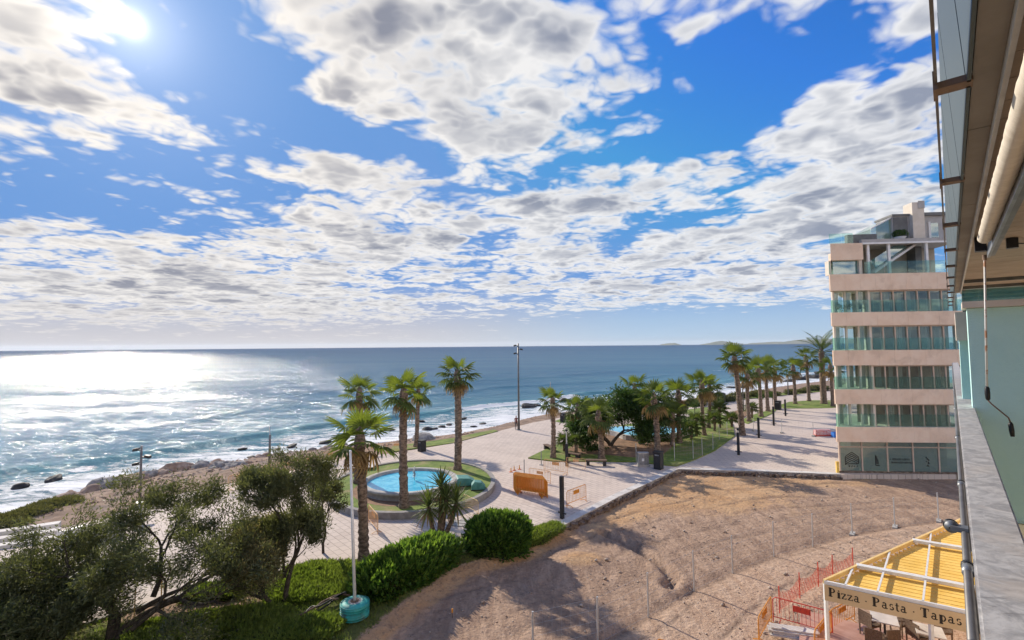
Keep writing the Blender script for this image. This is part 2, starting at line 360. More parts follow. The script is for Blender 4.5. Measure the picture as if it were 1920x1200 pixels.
def rail_mat():
    m, t, b = newmat('rail_metal'); p = POS(t)
    v = t.noise(p, 9, 9, .7, 1.6); v2 = t.noise(p, 30, 6, .7, .8)
    mp = t.new('ShaderNodeMapping'); mp.inputs['Rotation'].default_value = (0, 0, R(42)); mp.inputs['Scale'].default_value = (9, 40, 1); t.put(mp.inputs[0], p)
    st = t.noise(mp.outputs[0], 1.0, 5, .6, .6)
    c = t.mix(t.ramp(v, .35, .65), (.33,.32,.31,1), (.58,.56,.53,1))
    c = t.mix(t.math('MULTIPLY', t.ramp(st, .55, .72), .7), c, (.20,.195,.19,1))
    c = t.mix(t.math('MULTIPLY', t.ramp(v2, .56, .72), .75), c, (.56,.54,.51,1))
    c = t.mix(t.math('MULTIPLY', t.ramp(t.noise(p, 4, 4, .6), .50, .68), .5), c, (.55,.47,.39,1))
    t.put(b.inputs['Base Color'], c); b.inputs['Roughness'].default_value = .55; b.inputs['Metallic'].default_value = .25
    bn = t.new('ShaderNodeBump'); bn.inputs['Strength'].default_value = .3; bn.inputs['Distance'].default_value = .004
    t.put(bn.inputs['Height'], v2); t.put(b.inputs['Normal'], bn.outputs[0])
rail_mat()
def net_mat():                                  # orange safety netting: a real open weave on the sheet
    m, t, b = newmat('net_orange'); p = POS(t)
    b.inputs['Base Color'].default_value = (.72,.13,.06,1); b.inputs['Roughness'].default_value = .7
net_mat()

# ------------------------------------------------------------------ mesh helpers
class MB:
    def __init__(s): s.v = []; s.f = []
    def add(s, vs, fs):
        o = len(s.v); s.v += [tuple(x) for x in vs]; s.f += [tuple(i+o for i in f) for f in fs]; return s
    def obox(s, c, ax, ay, az_):                # box from centre and half axes
        c, ax, ay, az_ = Vector(c), Vector(ax), Vector(ay), Vector(az_)
        vs = [c+i*ax+j*ay+k*az_ for k in (-1, 1) for j in (-1, 1) for i in (-1, 1)]
        return s.add(vs, [(0,2,3,1),(4,5,7,6),(0,1,5,4),(2,6,7,3),(0,4,6,2),(1,3,7,5)])
    def box(s, x0, x1, y0, y1, z0, z1):
        return s.obox(((x0+x1)/2, (y0+y1)/2, (z0+z1)/2), ((x1-x0)/2,0,0), (0,(y1-y0)/2,0), (0,0,(z1-z0)/2))
    def beam(s, p0, p1, wd, ht, up=(0,0,1)):
        p0, p1 = Vector(p0), Vector(p1); d = (p1-p0); L = d.length; d = d/L; up = Vector(up)
        sd_ = d.cross(up)
        if sd_.length < 1e-4: sd_ = d.cross(Vector((0, 1, 0)))
        sd_.normalize(); u = sd_.cross(d)
        return s.obox((p0+p1)/2, d*(L/2), sd_*(wd/2), u*(ht/2))
    def tube(s, pts, rad, n=8, cap=True):
        pts = [Vector(p) for p in pts]; rad = rad if hasattr(rad, '__len__') else [rad]*len(pts)
        o = len(s.v); pv = None
        for i, p in enumerate(pts):
            d = (pts[min(i+1, len(pts)-1)]-pts[max(i-1, 0)]).normalized()
            a = d.orthogonal().normalized() if pv is None else (pv-d*pv.dot(d)).normalized()
            pv = a; b_ = d.cross(a)
            for k in range(n):
                th = 2*math.pi*k/n; s.v.append(tuple(p+(a*math.cos(th)+b_*math.sin(th))*rad[i]))
        for i in range(len(pts)-1):
            for k in range(n):
                k2 = (k+1) % n; s.f.append((o+i*n+k, o+i*n+k2, o+(i+1)*n+k2, o+(i+1)*n+k))
        if cap:
            s.f.append(tuple(o+k for k in reversed(range(n)))); e = o+(len(pts)-1)*n; s.f.append(tuple(e+k for k in range(n)))
        return s
    def lathe(s, c, prof, n=24):                # prof: (r, z) list
        o = len(s.v); c = Vector(c)
        for (r, z) in prof:
            for k in range(n):
                th = 2*math.pi*k/n; s.v.append((c.x+r*math.cos(th), c.y+r*math.sin(th), c.z+z))
        for i in range(len(prof)-1):
            for k in range(n):
                k2 = (k+1) % n; s.f.append((o+i*n+k, o+i*n+k2, o+(i+1)*n+k2, o+(i+1)*n+k))
        return s
    def prism(s, poly, z0, z1, top=True, bottom=False):
        n = len(poly); A = sum(poly[i][0]*poly[(i+1) % n][1]-poly[(i+1) % n][0]*poly[i][1] for i in range(n))
        P = list(poly) if A > 0 else list(reversed(poly)); o = len(s.v)
        s.v += [(p[0], p[1], z0) for p in P]+[(p[0], p[1], z1) for p in P]
        s.f += [(o+i, o+(i+1) % n, o+n+(i+1) % n, o+n+i) for i in range(n)]
        if top: s.f.append(tuple(o+n+i for i in range(n)))
        if bottom: s.f.append(tuple(o+i for i in reversed(range(n))))
        return s
    def mesh(s, name, mat, off=(0,0,0), smooth=False):
        me = bpy.data.meshes.new(name)
        me.from_pydata([(x[0]-off[0], x[1]-off[1], x[2]-off[2]) for x in s.v], [], s.f)
        me.materials.append(MATS[mat])
        if smooth: me.polygons.foreach_set('use_smooth', [True]*len(me.polygons))
        me.update(); return me
    def build(s, name, mat, parent=None, smooth=False):
        off = wloc(parent) if parent else (0, 0, 0)
        return link(name, s.mesh(name, mat, off, smooth), parent)
def wloc(o):
    v = Vector(o.location)
    while o.parent: o = o.parent; v += Vector(o.location)
    return v
def link(name, data, parent=None, loc=(0,0,0)):
    o = bpy.data.objects.new(name, data); COL.objects.link(o); o.location = loc
    if parent: o.parent = parent
    return o
def tag(o, label, cat, group=None, kind=None):
    if label: o['label'] = label
    if cat: o['category'] = cat
    if group: o['group'] = group
    if kind: o['kind'] = kind
    return o
def thing(name, label, cat, loc=(0,0,0), group=None):
    o = link(name, None, None, loc); o.empty_display_size = .2
    return tag(o, label, cat, group)
def struct(o): o['kind'] = 'structure'; return o
def np_mesh(name, V, F, mat, smooth=False):     # V (n,3), F (m,4) or (m,3)
    me = bpy.data.meshes.new(name); V = np.asarray(V, dtype=np.float32); F = np.asarray(F, dtype=np.int32); k = F.shape[1]
    me.vertices.add(len(V)); me.vertices.foreach_set('co', V.ravel())
    me.loops.add(F.size); me.loops.foreach_set('vertex_index', F.ravel())
    me.polygons.add(len(F)); me.polygons.foreach_set('loop_start', np.arange(len(F), dtype=np.int32)*k)
    me.polygons.foreach_set('loop_total', np.full(len(F), k, dtype=np.int32))
    if smooth: me.polygons.foreach_set('use_smooth', np.ones(len(F), dtype=bool))
    me.materials.append(MATS[mat]); me.update(calc_edges=True); me.validate(); return me
def leaf_quads(C, L, Wd, up=.25, droop=0.0, dirs=None):     # leaf-sized pointed quads at centres C
    n = len(C); d = rng.normal(size=(n, 3)) if dirs is None else dirs+rng.normal(size=(n, 3))*.55
    d[:, 2] += up; d /= np.linalg.norm(d, axis=1)[:, None]
    r = rng.normal(size=(n, 3)); sd_ = np.cross(d, r); sd_ /= np.linalg.norm(sd_, axis=1)[:, None]+1e-9
    Ls = (L*rng.uniform(.6, 1.3, n))[:, None]; Ws = (Wd*rng.uniform(.7, 1.3, n))[:, None]
    tip = C+d*Ls; tip[:, 2] -= droop*Ls[:, 0]; mid = C+d*Ls*.5
    V = np.stack([C, mid+sd_*Ws*.5, tip, mid-sd_*Ws*.5], 1).reshape(-1, 3)
    return V, np.arange(n*4).reshape(-1, 4)
def inpoly(X, Y, poly):
    r = np.zeros(X.shape, bool); n = len(poly)
    for i in range(n):
        x0, y0 = poly[i][0], poly[i][1]; x1, y1 = poly[(i+1) % n][0], poly[(i+1) % n][1]
        if y0 == y1: continue
        r ^= ((y0 > Y) != (y1 > Y)) & (X < (x1-x0)*(Y-y0)/(y1-y0)+x0)
    return r
def segdist(X, Y, pts):
    best = np.full(X.shape, 1e9)
    for a, b_ in zip(pts[:-1], pts[1:]):
        ax, ay = a[0], a[1]; ex, ey = b_[0]-ax, b_[1]-ay; L2 = ex*ex+ey*ey
        t = np.clip(((X-ax)*ex+(Y-ay)*ey)/L2, 0, 1)
        best = np.minimum(best, np.hypot(X-ax-t*ex, Y-ay-t*ey))
    return best
def fbm2(X, Y, sc, oct_=4, seed=0):             # cheap value noise field
    out = np.zeros(X.shape); amp = 1.0; tot = 0
    for o in range(oct_):
        g = np.random.default_rng(seed+o*17).random((256, 256)); x = X*sc*2**o+13.1*o; y = Y*sc*2**o+7.7*o
        i = np.floor(x).astype(int); j = np.floor(y).astype(int); fx = x-i; fy = y-j
        fx = fx*fx*(3-2*fx); fy = fy*fy*(3-2*fy)
        a = g[i % 256, j % 256]; b_ = g[(i+1) % 256, j % 256]; c = g[i % 256, (j+1) % 256]; d = g[(i+1) % 256, (j+1) % 256]
        out += amp*((a*(1-fx)+b_*fx)*(1-fy)+(c*(1-fx)+d*fx)*fy); tot += amp; amp *= .5
    return out/tot
def setzone(me, Z):                             # Z (n,3) per-vertex cover zones
    at = me.attributes.new('zone', 'FLOAT_COLOR', 'POINT')
    at.data.foreach_set('color', np.concatenate([Z, np.ones((len(Z), 1))], 1).astype(np.float32).ravel())
def gpts(L, z=0.0): return [G(x, y, z) for x, y in L]
# ------------------------------------------------------------------ the setting: sea, shore, ground, paving
SEAZ = -1.2
EDGE = [(-700,1200),(-300,1080),(0,1010),(130,988),(250,955),(340,925),(440,905),(560,880),(640,858),(735,850),(850,831),(935,808),(1000,792),(1090,776),(1200,770),(1287,765),(1400,749),(1490,740),(1560,733),(1700,722)]
WATER = [(-700,1180),(-300,1060),(0,968),(146,925),(219,908),(328,881),(401,869),(474,857),(547,848),(616,840),(690,834),(777,822),(860,815),(928,801),(1000,783),(1090,769),(1200,760),(1290,749),(1400,735),(1480,722),(1560,712),(1700,698)]
xs = np.concatenate([np.arange(-700, 0, 70), np.arange(0, 1701, 25)])
ey = np.interp(xs, *zip(*EDGE)); wy = np.interp(xs, *zip(*WATER))
EP = [G(x, y) for x, y in zip(xs, ey)]; WP = [G(x, y, SEAZ) for x, y in zip(xs, wy)]

# shore: earth bank falling from the paving to the water
V = []; F = []; K = 26
for i, (a, b_) in enumerate(zip(EP, WP)):
    for k in range(K):
        t = k/(K-6); p = a.lerp(b_, t)
        z = -.03-(1.2)*max(0, (t-.30)/.70)**1.3 if t <= 1 else SEAZ-.25*(t-1)*8
        nz = mn.noise(Vector((p.x*.45, p.y*.45, 1)))*.22+mn.noise(Vector((p.x*1.6, p.y*1.6, 4)))*.09
        V.append((p.x, p.y, z+(nz if 0 < k else 0)*min(1, t*2.5)))
for i in range(len(EP)-1):
    for k in range(K-1):
        o = i*K+k; F.append((o, o+1, o+K+1, o+K))
pm('shore_earth', (.19,.12,.08), (.34,.235,.165), .8, 1.0, .8, 5, c3=(.18,.14,.115), s3=.45, dist=.08)
struct(link('shore', np_mesh('shore', V, F, 'shore_earth', True)))

# rough stones over the bank
cp = []
for k in range(2600):
    i = rng.integers(0, len(EP)-1); f = rng.random(); t = .25+.75*rng.random()**.6
    a = EP[i].lerp(EP[i+1], f); b_ = WP[i].lerp(WP[i+1], f); q_ = a.lerp(b_, t); cp.append((q_.x, q_.y, -.03-1.2*max(0, (t-.3)/.7)**1.3))
cp = np.array(cp); n = len(cp); sz = rng.uniform(.06, .22, n)
oct_v = np.array([(1,0,0),(0,1,0),(-1,0,0),(0,-1,0),(0,0,.7),(0,0,-.7)])
Vb = cp[:, None, :]+(oct_v[None]*rng.uniform(.6, 1.3, (n, 6, 1)))*sz[:, None, None]
Fo = np.array([(0,1,4),(1,2,4),(2,3,4),(3,0,4),(1,0,5),(2,1,5),(3,2,5),(0,3,5)])
tag(link('shore_stones', np_mesh('shore_stones', Vb.reshape(-1, 3), (Fo[None]+np.arange(n)[:, None, None]*6).reshape(-1, 3), 'rock')), 'rough small stones strewn over the earth bank', 'stones', kind='stuff')

# sea: one sheet from the waterline to the horizon
wd_ = Vector((-.74, .67, 0)).normalized()
base_pts = [Vector((p.x, p.y, 0))-wd_*3.0 for p in WP]
cum = [0]
for a, b_ in zip(base_pts[:-1], base_pts[1:]): cum.append(cum[-1]+(b_-a).length)
LT = cum[-1]; d0 = (base_pts[0]-base_pts[1]).normalized(); d1 = Vector((.87, .5, 0))
ss = np.concatenate([-np.geomspace(30000, 3, 16), np.arange(0, 150, .75), np.arange(150, LT, 3), LT+np.geomspace(4, 40000, 18)])
ts = np.concatenate([np.arange(0, 62, .5), np.arange(62, 130, 1.6), np.geomspace(131, 40000, 40)])
def shorept(s):
    if s < 0: return base_pts[0]+d0*(-s)
    if s > LT: return base_pts[-1]+d1*(s-LT)
    x = np.interp(s, cum, [p.x for p in base_pts]); y = np.interp(s, cum, [p.y for p in base_pts]); return Vector((x, y, 0))
B = np.array([tuple(shorept(s)) for s in ss])
BR = [(-300,950),(0,886),(150,867),(300,847),(400,832),(500,816),(560,803),(664,790),(755,781),(842,770),(926,758),(1000,752),(1100,738),(1300,722),(1500,700)]
bs, bt = [], []
for x, y in BR:                                   # breaker line in shore coordinates
    p = G(x, y, -1.0); best = None
    for s in np.arange(-120, LT, 1.0):
        q = shorept(s); r = Vector((p.x-q.x, p.y-q.y, 0)); t = r.dot(wd_); e = (r-wd_*t).length
        if best is None or e < best[0]: best = (e, s, t)
    bs.append(best[1]); bt.append(best[2])
o_ = np.argsort(bs); bs = np.array(bs)[o_]; bt = np.array(bt)[o_]
tb = np.interp(ss, bs, bt)
SS, TT = np.meshgrid(ss, ts, indexing='ij'); TB = np.repeat(tb[:, None], len(ts), 1)
X = B[:, None, 0]+TT*wd_.x; Yy = B[:, None, 1]+TT*wd_.y
SSc = np.clip(SS, -3000, 3000); TTc = np.clip(TT, 0, 3000)
ph = fbm2(SSc+4000, TTc, .03, 3, 5)
calm = 1/(1+(TT/160)**2)*np.clip(TT/4, 0, 1)*(np.abs(SS) < 700)
amp_s = .35+.65*np.clip(fbm2(SSc+4000, TTc*0, .02, 2, 9)*2-.5, 0, 1)
bw = TT-TB-(fbm2(SSc+4000, TTc*0, .12, 3, 21)-.5)*2.4
ridge = np.where(bw > 0, np.exp(-(bw/2.6)**2), np.exp(-(bw/.8)**2))*.55*amp_s
bw2 = TT-TB*1.9-10-(ph-.5)*5; ridge2 = np.exp(-(bw2/2.4)**2)*.32
bw3 = TT-TB*3.0-16-(ph-.5)*8; ridge3 = np.exp(-(bw3/3.5)**2)*.3
chop = (fbm2(SSc*.5+4000, TTc, .35, 4, 33)-.5)*.34+np.sin(TT*.42+ph*9)*.07
Z = SEAZ+(ridge+ridge2+ridge3+chop)*calm
V = np.stack([X, Yy, Z], -1).reshape(-1, 3); nt = len(ts)
ii, jj = np.meshgrid(np.arange(len(ss)-1), np.arange(nt-1), indexing='ij'); o0 = (ii*nt+jj).ravel()
F = np.stack([o0, o0+nt, o0+nt+1, o0+1], 1)
me = np_mesh('sea', V, F, 'sea', True)
inside = np.clip((TB+.6-TT)/2.5, 0, 1)
foam = inside*(.60+.40*np.clip(1-TT/(TB+.1), 0, 1))
crest = np.exp(-((bw+1.0)/1.6)**2)*np.clip(fbm2(SSc+4000, TTc*0, .05, 2, 41)*3-1.0, 0, 1)*1.1
foam = np.clip(np.maximum(foam, crest)+np.exp(-((bw2+.6)/1.2)**2)*np.clip(fbm2(SSc+4000, TTc*0, .06, 2, 51)*4-2.2, 0, 1)*.7, 0, 1.1)*(TT < 140)
shal = np.clip(1.15-TT/70, 0, 1)*.5+np.exp(-((bw-.2)/1.8)**2)*.5*(TT < 140)
far = np.clip(np.log10(np.maximum(TT, 1)/25)/2.3, 0, 1)
setzone(me, np.stack([foam, np.clip(shal, 0, 1), far], -1).reshape(-1, 3))
struct(link('sea', me))

# far coast and islands low on the horizon
def hills(name, prof, Y, label=None):
    V = []; F = []; n = len(prof)
    for k, (dy, sc) in enumerate(((0, .0), (500, 1.0), (1600, .75), (3200, 0))):
        for (px, py) in prof:
            p = AT(px, py, Y); hgt = max(0, p.z-SEAZ)
            V.append((p.x*(Y+dy)/Y, Y+dy, SEAZ-2+(hgt+2)*sc))
    for k in range(3):
        for i in range(n-1): o = k*n+i; F.append((o, o+1, o+n+1, o+n))
    struct(link(name, np_mesh(name, V, F, 'hill', True)))
hills('island', [(1238,646),(1248,644),(1256,643.2),(1266,643),(1272,645),(1278,646.4)], 14000)
hills('island', [(1312,646),(1330,643),(1342,640.2),(1353,638.8),(1364,640.5),(1378,643),(1392,644),(1402,646)], 15000)
hills('far_coast', [(1392,645.8),(1410,643),(1430,642),(1450,640.5),(1470,640.8),(1490,637.5),(1505,636),(1520,637),(1545,635.5),(1575,634),(1640,636),(1700,640),(1760,646)], 18000)

# paving (one raised sheet) : promenade and plaza
LOTK = [(1578,890),(1430,884),(1272,880),(1160,932),(1058,985)]           # kerb line round the dug-up street
PLANT = [(1050,990),(985,1001),(930,1003),(880,1014),(800,1036),(720,1050),(640,1059),(560,1069),(400,1101),(255,1142),(100,1192),(-200,1295)]
lot_pts = gpts(LOTK); plant_pts = gpts(PLANT)
poly = [(p.x, p.y) for p in EP]+[(190, 150), (60, 38.1), (33.9, 38.1)]+[(p.x, p.y) for p in lot_pts]+[(p.x, p.y) for p in plant_pts]+[(-45, 12)]
plaza = struct(MB().prism(poly, -.8, 0.0).build('paving', 'paving'))

# the ground: dug-up street, earth bank and planted strip in one relief
BANK = [(560,1290),(690,1200),(770,1137),(868,1066),(985,1034),(1046,998),(1058,985)]
bank = gpts(BANK)
GS = .2
gx = np.arange(-46, 47, GS); gy = np.arange(.5, 41, GS)
GX, GY = np.meshgrid(gx, gy, indexing='ij')
bp = [(p.x, p.y) for p in bank]
lotpoly = [(bp[0][0]+4, -8)]+bp+[(p.x, p.y) for p in reversed(lot_pts)]+[(60, 38), (60, -8)]
inlot = inpoly(GX, GY, lotpoly); dl = segdist(GX, GY, bank); sgn = np.where(inlot, 1, -1)*dl
rough = fbm2(GX+60, GY, .35, 5, 3); fine_ = fbm2(GX+60, GY, 1.3, 4, 8)
mound = np.exp(-(((GX-G(1090,1040).x)/1.7)**2+((GY-G(1090,1040).y)/1.0)**2))*.28
FENCE = [(1000,1240),(1121,1208),(1216,1152),(1302,1105),(1374,1070),(1451,1041),(1524,1020),(1598,999),(1678,987),(1760,975)]
fen = gpts(FENCE, -.35)
fpoly = [(p.x, p.y) for p in fen]+[(70, 30), (70, -12), (fen[0].x, -12)]
outfence = inpoly(GX, GY, fpoly); df = segdist(GX, GY, fen)
lotz = -.36+(rough-.5)*np.where(outfence, .07, .11)+(fine_-.5)*np.where(outfence, .05, .15)+mound
# ruts: a shallow trench and wheel tracks
TR = gpts([(1130,1000),(1190,1028),(1240,1058),(1262,1085),(1255,1100)], -.35)
dtr = segdist(GX, GY, TR); lotz += -.30*np.exp(-(dtr/.22)**2)+.14*np.exp(-((dtr-.55)/.22)**2)
rut = np.zeros(GX.shape); wob = fbm2(GX+60, GY, .12, 2, 71)
for off, wd1, dep in ((1.5, .13, .05), (3.1, .14, .06), (4.3, .10, .05), (5.9, .12, .05), (8.2, .13, .06), (9.8, .13, .06), (-1.2, .10, .03), (-2.8, .10, .03)):
    ln_ = np.where(outfence, -df, df)-off-(wob-.5)*3.0
    g_ = np.exp(-(ln_/wd1)**2)*np.clip(fbm2(GX+60, GY, .2, 2, int(90+off*10))*2.6-.8, 0, 1); rut = np.maximum(rut, g_)
    lotz += -dep*g_+dep*.5*np.exp(-((np.abs(ln_)-wd1*2)/wd1)**2)*(g_ > -1)*.6
rut = np.maximum(rut, np.exp(-(dtr/.16)**2)); rut = np.maximum(rut, np.exp(-(df/.12)**2)*.8)
lotz += -.10*np.exp(-(df/.3)**2)
plz = .03+(rough-.5)*.35+(fine_-.5)*.08+np.clip(-sgn-1, 0, 4)*.02
ew = 1/(1+np.exp(-(sgn+(fine_-.5)*.9)*6))
GZ = plz*(1-ew)+lotz*ew
dk = segdist(GX, GY, lot_pts); ppoly = poly
inpl = inpoly(GX, GY, ppoly); dpl = segdist(GX, GY, [Vector((*q, 0)) for q in poly[-15:]])
GZ = np.where(inpl, np.minimum(GZ, -.32), GZ)
seapoly = [(p.x-.15, p.y+.05) for p in EP[:60]]+[(0, 200), (-300, 200), (-300, 0)]
GZ = np.where(inpoly(GX, GY, seapoly), -4.0, GZ)
GZ = np.where(~inpl & ~inlot, np.minimum(GZ, -.02+np.clip(dpl-.1, 0, 2)*.25), GZ)
V = np.stack([GX, GY, GZ], -1).reshape(-1, 3); ny = len(gy)
ii, jj = np.meshgrid(np.arange(len(gx)-1), np.arange(ny-1), indexing='ij'); o0 = (ii*ny+jj).ravel()
F = np.stack([o0, o0+ny, o0+ny+1, o0+1], 1)
me = np_mesh('ground', V, F, 'ground', True)
gm = fbm2(GX+60, GY, .28, 3, 77)
SP = G(330, 1125); sandy = np.exp(-(((GX-SP.x)/4.2)**2+((GY-SP.y)/1.7)**2))
grass = np.clip(-sgn/.6-.25, 0, 1)*np.clip(1.25-sandy*1.35-(gm-.5)*1.0, 0, 1)
oc = G(1290, 925, -.3); ora = np.exp(-(((GX-oc.x)/9)**2+((GY-oc.y)/5.0)**2))*1.0+mound*2.8+np.exp(-(dl/.5)**2)*.9+np.exp(-((dk-1.2)/1.6)**2)*.5
ora *= ~outfence
setzone(me, np.stack([grass, np.clip(ora, 0, 1), np.where(outfence, np.clip(df/.6, 0, 1), 0)], -1).reshape(-1, 3))
ra = me.attributes.new('rut', 'FLOAT', 'POINT'); ra.data.foreach_set('value', (rut*(ew > .5)).astype(np.float32).ravel())
ground = struct(link('ground', me))
def gz(x, y):
    i = int(np.clip((x-gx[0])/GS, 0, len(gx)-2)); j = int(np.clip((y-gy[0])/GS, 0, len(gy)-2)); return float(GZ[i, j])
struct(MB().add([(-400,-300,-1.0),(600,-300,-1.0),(600,37,-1.0),(-46,12,-1.0),(-60,-20,-1.0)], [(0,1,2,3,4)]).build('inland_ground', 'soil'))

# kerb stones along the broken edge of the paving: each stone a piece of the paving
def along(pts, step):
    out = []; pts = [Vector(p) for p in pts]
    for a, b_ in zip(pts[:-1], pts[1:]):
        L = (b_-a).length; n = max(1, round(L/step)); d = (b_-a)/L
        for k in range(n): out.append((a+d*L*(k+.5)/n, d, L/n))
    return out
for (c, d, l) in along([p+Vector((0, 0, 0)) for p in lot_pts], 1.0):
    sd_ = Vector((d.y, -d.x, 0))                  # towards the plaza
    cc = c+sd_*.27; jz = random.uniform(-.008, .008)
    MB().obox(cc+Vector((0, 0, -.07+jz)), d*(l/2-.008), sd_*.27, Vector((0, 0, .10))).build('kerb_stone', 'pale_stone', plaza)
# broken base below the kerb
m = MB()
for (c, d, l) in along(lot_pts, .22):
    sd_ = Vector((d.y, -d.x, 0)); r = random.uniform(.08, .2)
    th = random.uniform(0, 6); ax = Vector((math.cos(th), math.sin(th), random.uniform(-.3, .3)))*r; ay = Vector((-math.sin(th), math.cos(th), .2))*r*random.uniform(.6, 1)
    m.obox(c-sd_*random.uniform(-.02, .16)+Vector((0, 0, random.uniform(-.34, -.17))), ax, ay, Vector((.1, 0, 1))*r*.7)
m.build('broken_base', 'broken_edge', plaza)['kind'] = 'stuff'
# loose stones and clods in the dug-up street
cx_ = rng.uniform(-8, 34, 40000); cy_ = rng.uniform(6, 39.5, 40000)
kp = (fbm2(cx_+60, cy_, .4, 3, 61) > rng.uniform(.3, .65, 40000)) & inpoly(cx_, cy_, lotpoly)
C = [(x, y, gz(x, y)) for x, y in zip(cx_[kp][:3200], cy_[kp][:3200])]
C = np.array(C); n = len(C)
sz = rng.uniform(.015, .06, n)*np.where(rng.random(n) < .06, 2.2, 1.0)
oct_v = np.array([(1,0,0),(0,1,0),(-1,0,0),(0,-1,0),(0,0,.7),(0,0,-.7)])
V = (C[:, None, :]+(oct_v[None]*rng.uniform(.6, 1.3, (n, 6, 1)))*sz[:, None, None])
V[:, :, 2] += sz[:, None]*.3
Fo = np.array([(0,1,4),(1,2,4),(2,3,4),(3,0,4),(1,0,5),(2,1,5),(3,2,5),(0,3,5)])
F = (Fo[None]+np.arange(n)[:, None, None]*6).reshape(-1, 3)
pm('rubble', (.26,.18,.13), (.52,.44,.36), 3, 1.0)
tag(link('rubble', np_mesh('rubble', V.reshape(-1, 3), F, 'rubble')), 'loose stones and clods scattered over the dug-up street', 'rubble', kind='stuff')

# planted beds
def bed(name, pts, z, mat, z0=-.05):
    return struct(MB().prism([(p.x, p.y) for p in gpts(pts)], z0, z).build(name, mat))
BED1 = [(990,860),(1025,843),(1075,822),(1110,810),(1150,800),(1230,790),(1300,782),(1355,778),(1374,796),(1378,818),(1340,846),(1300,864),(1268,875),(1235,872),(1190,867),(1110,866),(1040,866)]
bed('palm_lawn', BED1, .10, 'lawn')
bed('palm_soil', [(1062,846),(1085,830),(1110,818),(1160,808),(1225,806),(1260,818),(1262,838),(1245,853),(1190,860),(1130,854),(1090,853)], .104, 'soil')
bed('verge_lawn', [(1385,790),(1415,777),(1440,770),(1458,766),(1450,775),(1428,785),(1402,795)], .06, 'lawn')
bed('play_sand', [(1362,778),(1380,770),(1400,768),(1404,776),(1392,786),(1368,789)], .03, 'soil')
bed('verge_lawn', [(1458,761),(1480,754),(1520,751),(1585,751),(1585,764),(1520,766),(1470,766)], .06, 'lawn')
bed('verge_lawn', [(1290,759),(1400,743),(1490,735),(1540,730),(1540,734),(1490,739),(1400,748),(1290,764)], .05, 'lawn', -.6)
bed('verge_lawn', [(733,848),(735,838),(850,822),(925,806),(934,809),(850,831)], .06, 'lawn', -.7)
bed('verge_lawn', [(1040,790),(1085,774),(1095,778),(1052,793)], .05, 'lawn', -.6)
bed('verge_lawn', [(1260,772),(1330,763),(1362,766),(1350,774),(1300,778)], .04, 'lawn')

# round fountain garden: wall, lawn, pool
OC = Vector((-7.4, 36.1, 0)); OA, OB, OT = 6.05, 6.85, R(9)
def ell(a, b_, n=72, c=OC):
    e1 = Vector((math.cos(OT), math.sin(OT), 0)); e2 = Vector((-e1.y, e1.x, 0))
    return [c+e1*a*math.cos(2*math.pi*k/n)+e2*b_*math.sin(2*math.pi*k/n) for k in range(n)]
gar = thing('round_planter', 'round stone-walled planter with lawn around the blue fountain pool', 'planter', OC)
N = 60; out = ell(OA, OB, N); inn = ell(OA-.32, OB-.32, N)
for k in range(0, N, 2):                                         # curved wall stones
    a = [out[k], out[k+1], out[(k+2) % N]]; b_ = [inn[(k+2) % N], inn[k+1], inn[k]]
    pl = [(p.x, p.y) for p in a+b_]; cxy = sum((Vector((*q, 0)) for q in pl), Vector())/6
    pl = [tuple((cxy+(Vector((*q, 0))-cxy)*.994).xy) for q in pl]
    MB().prism(pl, -.05, .42).build('wall_stone', 'stone_wall', gar)
MB().prism([(p.x, p.y) for p in ell(OA-.3, OB-.3)], -.05, .33).build('lawn', 'lawn', gar)
MB().prism([(p.x, p.y) for p in ell(3.9, 4.2, c=Vector((-7.4, 34.9, 0)))], .2, .336).build('soil_ring', 'soil', gar)
PC = Vector((-7.4, 34.95, .33))
pool = thing('fountain_pool', 'round turquoise fountain pool with pale rim and small water jet', 'pool', PC)
MB().lathe(PC, [(3.3,-.1),(3.3,.34),(3.42,.36),(3.42,.50),(3.36,.53),(3.02,.53),(2.98,.49),(2.98,-.1)], 64).build('rim', 'concrete', pool, True)
MB().lathe(PC, [(0.001,.36),(1.5,.36),(2.985,.36)], 64).build('water', 'pool_water', pool, True)
m = MB()
for k in range(26):
    a = random.uniform(0, 6.28); r = random.uniform(.02, .22); h = random.uniform(.5, 1.15)*(1-r*2)
    b0 = PC+Vector((.25, .3, .36)); m.tube([b0, b0+Vector((math.cos(a)*r*.4, math.sin(a)*r*.4, h)), b0+Vector((math.cos(a)*r, math.sin(a)*r, h*.7))], [.02, .022, .008], 5)
m.build('water_jet', 'white_paint', pool, True)
# second pool among the palms
P2 = G(1205, 812, .3); pool2 = thing('splash_pool', 'free-form turquoise pool behind the dense dark tree', 'pool', P2)
sh = [(P2.x+math.cos(a)*r_*4.6+math.cos(a*2)*.8, P2.y+math.sin(a)*r_*3.2) for a, r_ in [(k*2*math.pi/40, 1+.13*math.sin(k*.47)) for k in range(40)]]
cin = Vector((P2.x, P2.y, 0))
MB().prism(sh, -.1, .62).build('rim', 'pale_stone', pool2)
MB().prism([tuple((cin+(Vector((*q, 0))-cin)*.92).xy) for q in sh], .3, .626).build('water', 'pool_water', pool2)
